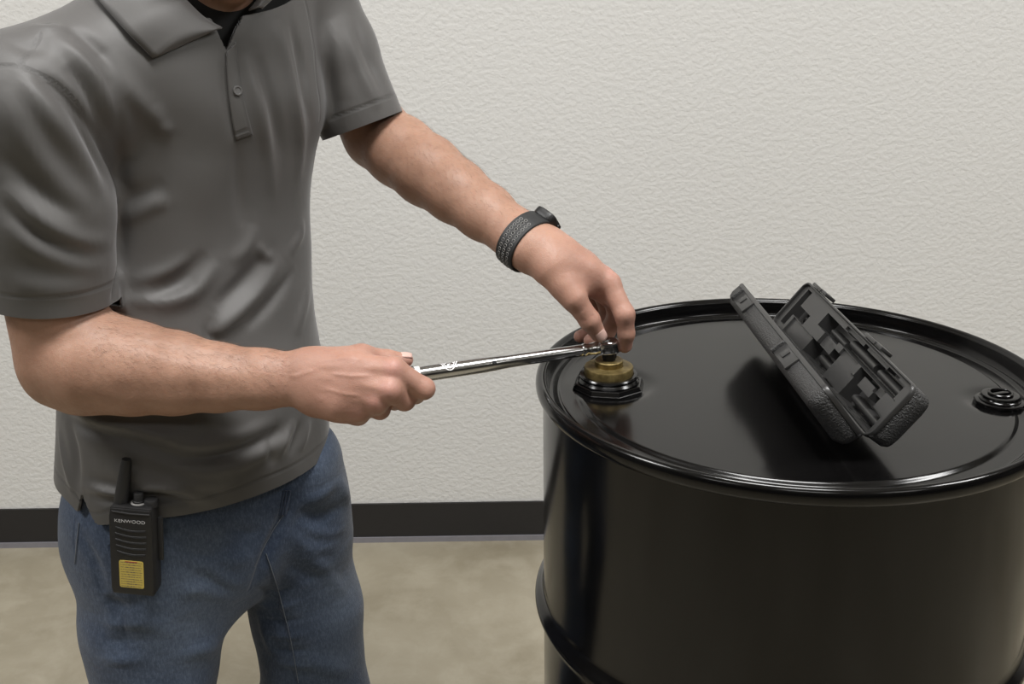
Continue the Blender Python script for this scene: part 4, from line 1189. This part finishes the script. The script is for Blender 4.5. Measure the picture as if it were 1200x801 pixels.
e_full = [e_pts[0]+(e_pts[1]-e_pts[0])*k/8 for k in range(8)]+catmull(e_pts[1:], 8)
collar('collar', f_pts, e_full, M_SHIRT)
f2 = [ring(math.radians(350), .064, .036), s3(318, -16, .014), s3(306, 0, .010), s3(293, 14, .006)]
e2_ = [ring(math.radians(345), .104, -.012), s3(345, -25, .008), s3(330, -8, .008), s3(308, 12, .006)]
collar('collar', f2, e2_, M_SHIRT)
# black undershirt in the open neck
US = Sdf(sp, -.014)
cN = np.array(on(stree, [(262, 18)])[0])
us_ = cut_mesh('undershirt', US, .006, lambda v: (np.linalg.norm(v-NECK, axis=1) < .15) & ((v-NECK)[:, 2]+.45*((v-NECK)@FWD) < .040), M_UNDER, (cN-.16, cN+.16))
adopt(us_)

# ------------------------------------------------------------------ jeans
jp = []
j_rows = [(-.30, 0, 0, .10, .09, .09), (-.20, 0, 0, .150, .118, .120), (-.10, 0, 0, .160, .122, .126), (0, 0, 0, .155, .120, .118), (.10, 0, 0, .148, .116, .108), (.16, 0, 0, .142, .110, .102)]
JST = Stack(HIP, NECK, LAT, j_rows, n=2.3, k=.03)
jp.append(JST)
jp += [Cone(P(176, 640, 1.40), P(180, 720, 1.415), .094, .0890, .05), Cone(P(180, 720, 1.415), KR, .0890, .0740, .012), Cone(KR, AR_-[0, 0, .03], .074, .070, .012)]
jp += [Cone(P(345, 540, 1.45), P(345, 620, 1.51), .064, .078, .02), Cone(P(330, 600, 1.50), P(360, 715, 1.55), .080, .076, .02), Cone(P(360, 715, 1.55), KL, .076, .071, .012), Cone(KL, AL_-[0, 0, .03], .075, .070, .03)]
JE = Sdf(jp); jV, jQ = surface(JE, .0036)
jtree = bvh(jV, jQ)
JF = [([(335, 590), (322, 625), (308, 655), (296, 690)], .008, -.006), ([(350, 585), (375, 580), (400, 560)], .010, .003), ([(345, 600), (375, 605), (408, 590)], .010, -.004),
      ([(330, 620), (365, 640), (400, 640)], .010, .0035), ([(325, 650), (360, 672), (400, 672)], .011, -.003), ([(240, 640), (275, 655), (298, 650)], .010, .003), ([(200, 655), (245, 680), (280, 690)], .012, -.003),
      ([(205, 700), (235, 690), (270, 700)], .010, .003), ([(305, 690), (330, 720), (345, 770)], .009, -.003), ([(315, 655), (328, 700), (340, 745), (347, 800)], .004, .0022), ([(345, 770), (380, 780), (415, 790)], .012, .0035),
      ([(120, 700), (140, 720), (150, 760)], .010, -.003), ([(395, 560), (412, 600), (418, 660)], .012, .003), ([(180, 600), (230, 618), (300, 610)], .012, .003), ([(95, 620), (110, 660), (118, 700)], .008, -.003),
      ([(300, 690), (310, 735), (322, 770)], .008, .003), ([(352, 640), (372, 660), (410, 700)], .010, .003), ([(118, 735), (160, 728), (210, 740)], .012, .003), ([(210, 770), (240, 760), (262, 765)], .010, .003)]
JF += [([(300+i*4, 690+i*17), (322+i*5, 694+i*17), (345+i*5, 688+i*18)], .005, .0022*(1 if i % 2 else -1)) for i in range(6)]
JF += [([(120, 706+i*22), (145, 712+i*20), (175, 704+i*22)], .007, .002*(1 if i % 2 else -1)) for i in range(4)]
JF += [([(345, 610), (380, 625), (415, 615)], .009, .003), ([(260, 605), (285, 625), (310, 622)], .008, -.003), ([(240, 660), (265, 680), (285, 684)], .008, .003), ([(205, 640), (240, 650), (280, 636)], .009, -.0025)]
jV = strokes(jV, jQ, jtree, JF, 1.3)
N_ = vnormals(jV, jQ); jV = jV+N_*(wob(jV, 55, .0014, 8)+wob(jV, 24, .002, 9))[:, None]
t_, x_, y_ = JST.local(jV); jc = np.minimum(.10-t_, jV[:, 2]-.055)
jV, jQ = clip_mesh(jV, jQ, jc)
inse = np.array(on(jtree, catmull([np.array(p, float) for p in [(308, 648), (322, 690), (334, 735), (341, 770), (346, 801)]], 4)))
oute = np.array(on(jtree, catmull([np.array(p, float) for p in [(130, 640), (138, 690), (146, 740), (154, 801)]], 4)))
fly = np.array(on(jtree, catmull([np.array(p, float) for p in [(338, 598), (324, 618), (312, 640), (303, 662), (292, 690)]], 4)))
pkt = np.array(on(jtree, catmull([np.array(p, float) for p in [(90, 610), (87, 640), (85, 662)]], 4)))
js = np.full(len(jV), .05)
for l_ in (inse, oute, fly, pkt):
    if len(l_) > 1: js = np.minimum(js, polydist(jV, l_)[0])
def blob(px, py, d, r): return np.exp(-(np.linalg.norm(jV-P(px, py, d), axis=1)/r)**2)
fade = np.clip(.55*blob(225, 735, 1.33, .085)+.9*blob(410, 690, 1.50, .055)+.7*blob(400, 560, 1.42, .05)+.5*blob(230, 640, 1.28, .07)+.5*blob(395, 780, 1.5, .06)+wob(jV, 90, .10, 11), 0, 1)
u, i = np.unique(jQ, return_inverse=True)
jeans = fastmesh('jeans', jV[u], i.reshape(jQ.shape), M_DENIM); adopt(jeans); attr(jeans, 'seam', js[u]); attr(jeans, 'fade', fade[u])
so = jeans.modifiers.new('cloth', 'SOLIDIFY'); so.thickness = .002; so.offset = -1
def stitch(name, pts, off, m=None):
    b = bmesh.new(); L = catmull(pts, 3)
    for k in range(0, len(L)-1):
        a_, c_ = L[k], L[k]+(L[k+1]-L[k])*.68; tube_bm([a_+off, c_+off], .0006, 6, bm=b)
    o = bmobj(name, b, M_THREAD, None, angle=0); adopt(o, jeans); o['kind'] = 'stuff'
def denser(pts, n=40):
    pts = np.array(pts); s = np.concatenate([[0], np.cumsum(np.linalg.norm(np.diff(pts, axis=0), axis=1))]); x = np.linspace(0, s[-1], n)
    return [np.array([np.interp(v, s, pts[:, k]) for k in range(3)]) for v in x]
jt2 = bvh(jV, jQ)
def offline(pxs, n): return on(jt2, [tuple(p) for p in denser([np.array([x, y, 0.]) for x, y in pxs], n) for p in [p[:2]]], .0006)
stitch('stitching', offline([(312, 648), (326, 690), (338, 735), (345, 770), (350, 800)], 46), -cF*.0006)
stitch('stitching', offline([(334, 600), (320, 620), (308, 642), (298, 664)], 24), -cF*.0006)
stitch('stitching', offline([(93, 612), (90, 640), (88, 660)], 18), -cF*.0006)
# belt loop at the fly
lp = on(jt2, [(337, 574), (334, 590), (331, 602)], .0)
if len(lp) == 3:
    b = bmesh.new()
    for dx_ in (-.0035, .0, .0035): tube_bm([lp[0]-cF*.004+cR*dx_, lp[1]-cF*.005+cR*dx_, lp[2]-cF*.004+cR*dx_], .0021, 8, bm=b)
    adopt(bmobj('belt_loop', b, M_DENIM, None), jeans)
# shoes
for A_, dv in ((AR_, np.array([.05, -.17, 0])), (AL_, np.array([.08, -.16, 0]))):
    g = np.array([A_[0], A_[1], 0.]); e_ = nrm(dv)
    sd = Sdf([Cone(g+[0, 0, .045]-e_*.045, g+e_*.06+[0, 0, .045], .046, .046, .02), Cone(g+e_*.06+[0, 0, .042], g+e_*.175+[0, 0, .034], .046, .036, .02), Cone(g+[0, 0, .05], g+[0, 0, .10], .048, .047, .02)])
    v, f = surface(sd, .007); v[:, 2] = np.maximum(v[:, 2], .0)
    adopt(fastmesh('shoe', v, f, M_SHOE))

# ------------------------------------------------------------------ wristwatch
wa = nrm(WRL-ELL); wc = ELL+(WRL-ELL)*.945
# section axes of the wrist
ax1 = nrm(LW_AX-wa*(LW_AX@wa)); ax2 = np.cross(wa, ax1)
if ax2@cF > 0: ax2 = -ax2
watch = empty('wristwatch', wc, 'black perforated sports watch strap around the left wrist', 'watch')
def wrist_r(th, off):
    d_ = ax2*math.cos(th)+ax1*math.sin(th); lo_, hi_ = 0, .08
    for _ in range(24):
        m_ = (lo_+hi_)/2
        if BODY((wc+d_*m_+wa*off)[None])[0] < 0: lo_ = m_
        else: hi_ = m_
    return lo_, d_
def wp(th, off, lift): r, d_ = wrist_r(th, off*.0); return wc+d_*(r+lift)+wa*off
def wobj(name, bm, m, **k):
    o = bmobj(name, bm, m, None, **k); return adopt(o, watch)
BW = .0130; NB = 96
b = bmesh.new(); rows = []
secn = [(-BW, .0006), (-BW, .0022), (-BW+.0009, .0032), (0, .0036), (BW-.0009, .0032), (BW, .0022), (BW, .0006), (0, .0003)]
radii = [wrist_r(2*math.pi*i/NB, 0) for i in range(NB)]
rsm = np.array([r for r, _ in radii])
for _ in range(6): rsm = (np.roll(rsm, 1)+2*rsm+np.roll(rsm, -1))/4
for i in range(NB):
    rows.append([b.verts.new(tuple(wc+radii[i][1]*(rsm[i]+l_)+wa*o_)) for o_, l_ in secn])
for i in range(NB):
    A1, B1 = rows[i], rows[(i+1) % NB]
    for k in range(len(secn)): b.faces.new((A1[k], A1[(k+1) % 8], B1[(k+1) % 8], B1[k]))
bmesh.ops.recalc_face_normals(b, faces=b.faces[:])
wobj('strap', b, M_RUBBER)
def bandp(th, off, lift):
    x = (th/(2*math.pi)*NB) % NB; i = int(x); f_ = x-i; r = rsm[i]*(1-f_)+rsm[(i+1) % NB]*f_
    d_ = ax2*math.cos(th)+ax1*math.sin(th); return wc+d_*(r+lift)+wa*off, d_
brim, bhole = bmesh.new(), bmesh.new()
for k in range(-4, 12):
    for c_, off in enumerate((-.0066, 0, .0066)):
        th = .05+k*.152+(.04 if c_ == 1 else 0)
        p, d_ = bandp(th, off, .0036-abs(off)*.06); x = wa; y = np.cross(d_, x)
        lathe_bm([(.00125, -.0003), (.0021, -.0003), (.0021, .0002), (.0017, .0004), (.00125, .0002)], 12, bm=None) if False else None
        t1 = lathe_bm([(.00155, -.0004), (.00155, .00025), (.0019, .0004), (.0021, .00025), (.0022, -.0004)], 14, M=frame(p, x, y, d_))
        me = bpy.data.meshes.new('t'); t1.to_mesh(me); t1.free(); brim.from_mesh(me); bpy.data.meshes.remove(me)
        t1 = lathe_bm([(0, .00012), (.0016, .00012), (.0016, -.0004)], 12, M=frame(p, x, y, d_))
        me = bpy.data.meshes.new('t'); t1.to_mesh(me); t1.free(); bhole.from_mesh(me); bpy.data.meshes.remove(me)
o = wobj('hole_rims', brim, M_GREYRIM); o['kind'] = 'stuff'
o = wobj('strap_holes', bhole, M_UNDER); o['kind'] = 'stuff'
# stud closing the strap
p, d_ = bandp(-.30, 0, .0036)
wobj('strap_stud', lathe_bm([(0, .0012), (.0012, .0010), (.0018, .0003), (.0018, -.001)], 16, M=frame(p, wa, np.cross(d_, wa), d_)), M_CHROME)
# case on the far side of the wrist
TH_C = 2.95
p, d_ = bandp(TH_C, 0, .0050); y = np.cross(d_, wa)
b = prism_bm(rrect(.030, .034, .009, 5), -.0060, .0040, .0018); xf(b, frame(p, wa, y, d_)); wobj('watch_case', b, M_BLACK)
b = prism_bm(rrect(.025, .029, .007, 5), .0039, .0046, .0003); xf(b, frame(p, wa, y, d_)); wobj('watch_screen', b, M_DRUM)
b = lathe_bm([(0, .0015), (.0024, .0015), (.0028, .0008), (.0028, -.001), (0, -.001)], 20, M=frame(p+wa*.0150+y*.004, y, d_, wa)); wobj('crown', b, M_STEEL)

# ------------------------------------------------------------------ two-way radio on the belt
rd = min((np.array(hit(t__, x, y)[0])-cC)@cF for t__ in (ctree, jt2) for x, y in ((130, 590), (155, 560), (155, 600), (180, 590), (150, 650)) if hit(t__, x, y)[0] is not None)-.012
TLr, TRr, BRr, BLr = P(134, 593, rd), P(186, 600, rd), P(177, 698, rd+.034), P(119, 695, rd+.036)
rx = nrm((TRr-TLr)+(BRr-BLr)); ry = nrm((TLr-BLr)+(TRr-BRr)); ry = nrm(ry-rx*(rx@ry)); rz = np.cross(rx, ry)
RWt, RHt = np.linalg.norm(TRr-TLr), np.linalg.norm((TLr+TRr)/2-(BLr+BRr)/2); rc = (TLr+TRr+BLr+BRr)/4
RWt = RWt*1.03
radio = empty('two_way_radio', rc, 'black two-way radio with a yellow label clipped at the right hip', 'radio')
MR = frame(rc, rx, ry, rz); HW, HH = RWt/2, RHt/2
def rpart(name, bm, m, parent=None, **k):
    xf(bm, MR); o = bmobj(name, bm, m, None, **k); p = parent or radio; return adopt(o, p)
out = [(-HW*.93, -HH), (HW*.93, -HH), (HW, -HH*.86), (HW*.985, HH*.78), (HW*.90, HH), (-HW*.90, HH), (-HW*.985, HH*.78), (-HW, -HH*.86)]
rbody = rpart('radio_body', prism_bm(out, -.024, -.0012, .0025), M_RADIO)
inn = [(x*.955, y*.965) for x, y in out]
rpart('front_face', prism_bm(inn, -.004, 0, .0012), M_RADIO)
rpart('battery_pack', box_bm(RWt*.9, RHt*.74, .010, .003, c=(0, -HH*.2, -.026)), M_RADIO)
# top lip highlight ridge
rpart('top_ridge', tube_bm([(-HW*.80, HH*.905, .0), (0, HH*.88, .0006), (HW*.86, HH*.885, 0)], .0009, 8), M_RUBBER)
b = bmesh.new()
ax0 = np.array([-HW*.62, HH-.006, -.014]); ax_ = np.array([-HW*.30, HH+.052, -.016])
tube_bm([ax0, ax0+(ax_-ax0)*.25, ax0+(ax_-ax0)*.9, ax_], [.0082, .0078, .0064, .0052], 16, bm=b); rpart('antenna', b, M_RUBBER)
def yl(x, y, z): return Matrix.Translation((x, y, z)) @ Matrix.Rotation(math.radians(-90), 4, 'X')
kn = []
for k in range(36):
    pass
b = lathe_bm([(0, 0), (.0062, 0), (.0062, .004), (.0056, .0045), (.0054, .0125), (.0048, .0135), (0, .0137)], 18, M=yl(HW*.18, HH-.001, -.015)); rpart('volume_knob', b, M_RUBBER)
b = lathe_bm([(.0066, .0), (.0085, 0), (.0088, .0010), (.0080, .0020), (.0066, .0018)], 28, M=yl(HW*.18, HH-.0005, -.015)); rpart('knob_ring', b, M_GREYRIM)
b = lathe_bm([(0, 0), (.0078, 0), (.0078, .007), (.0070, .0085), (0, .0088)], 20, M=yl(HW*.72, HH-.003, -.016)); rpart('channel_knob', b, M_RUBBER)
b = box_bm(.009, .055, .004, .0015, c=(HW*1.02, HH*.2, -.018)); rpart('side_grip', b, M_RUBBER)
for k in range(5):
    yy = HH*.52-k*HH*.135; w_ = HW*(.70-.03*abs(k-1.5)); bowl = .0022
    line_ = [(-w_+2*w_*j/10, yy-bowl*math.sin(math.pi*j/10)+(.0012*(1-j/5)), .0003) for j in range(11)]
    rpart('speaker_slot', tube_bm(line_, .00075, 6), M_UNDER)
    rpart('slot_lip', tube_bm([(x, y+.0013, z) for x, y, z in line_], .00045, 6), M_GREYRIM if False else M_RUBBER)
LWd, LHt = HW*1.08, HH*.62
lab = rpart('warning_label', prism_bm(rrect(LWd, LHt, .0022, 4, -HW*.02, -HH*.50), 0, .0005, 0), M_LABEL, smooth=False)
lab['label'] = 'yellow printed label'
b = bmesh.new()
for k in range(11):
    yy = -HH*.50+LHt/2-.0022-k*(LHt-.004)/10; x = -HW*.02-LWd/2+.0016
    rr_ = random.Random(k)
    while x < -HW*.02+LWd/2-.003:
        w_ = rr_.uniform(.0010, .0038); x1 = min(x+w_, -HW*.02+LWd/2-.0015)
        col_mid = abs((x+x1)/2+HW*.02) < LWd*.18
        hgt = .0010 if col_mid else .0006
        vs_ = [b.verts.new(p) for p in ((x, yy-hgt/2, .00062), (x1, yy-hgt/2, .00062), (x1, yy+hgt/2, .00062), (x, yy+hgt/2, .00062))]
        b.faces.new(vs_); x = x1+rr_.uniform(.0003, .0009)
M_INK = plain('label_ink', (.12, .10, .075), .6)
o = rpart('label_print', b, M_INK, lab, smooth=False); o['kind'] = 'stuff'
b = bmesh.new(); vs_ = [b.verts.new(p) for p in ((-LWd*.25-HW*.02, -HH*.50+LHt/2-.0018, .0006), (LWd*.25-HW*.02, -HH*.50+LHt/2-.0018, .0006), (LWd*.25-HW*.02, -HH*.50+LHt/2-.0006, .0006), (-LWd*.25-HW*.02, -HH*.50+LHt/2-.0006, .0006))]
b.faces.new(vs_); rpart('label_heading', b, plain('red_ink', (.35, .05, .03), .6), lab, smooth=False)
fc = bpy.data.curves.new('maker_lettering', 'FONT'); fc.body = 'KENWOOD'; fc.size = .0054; fc.align_x = 'CENTER'; fc.align_y = 'CENTER'; fc.extrude = .0001; fc.space_character = 1.02
ft = bpy.data.objects.new('maker_lettering', fc); COL.objects.link(ft); bpy.context.view_layer.update()
fm = bpy.data.meshes.new_from_object(ft.evaluated_get(bpy.context.evaluated_depsgraph_get())); bpy.data.objects.remove(ft)
fo = bpy.data.objects.new('maker_lettering', fm); COL.objects.link(fo); fm.materials.clear(); fm.materials.append(M_TEXT)
fo.matrix_world = MR @ Matrix.Translation((-.0005, HH*.70, .0002)) @ Matrix.Scale(1.2, 4, (1, 0, 0)); bpy.context.view_layer.update()
fo.parent = radio; fo.matrix_parent_inverse = radio.matrix_world.inverted()
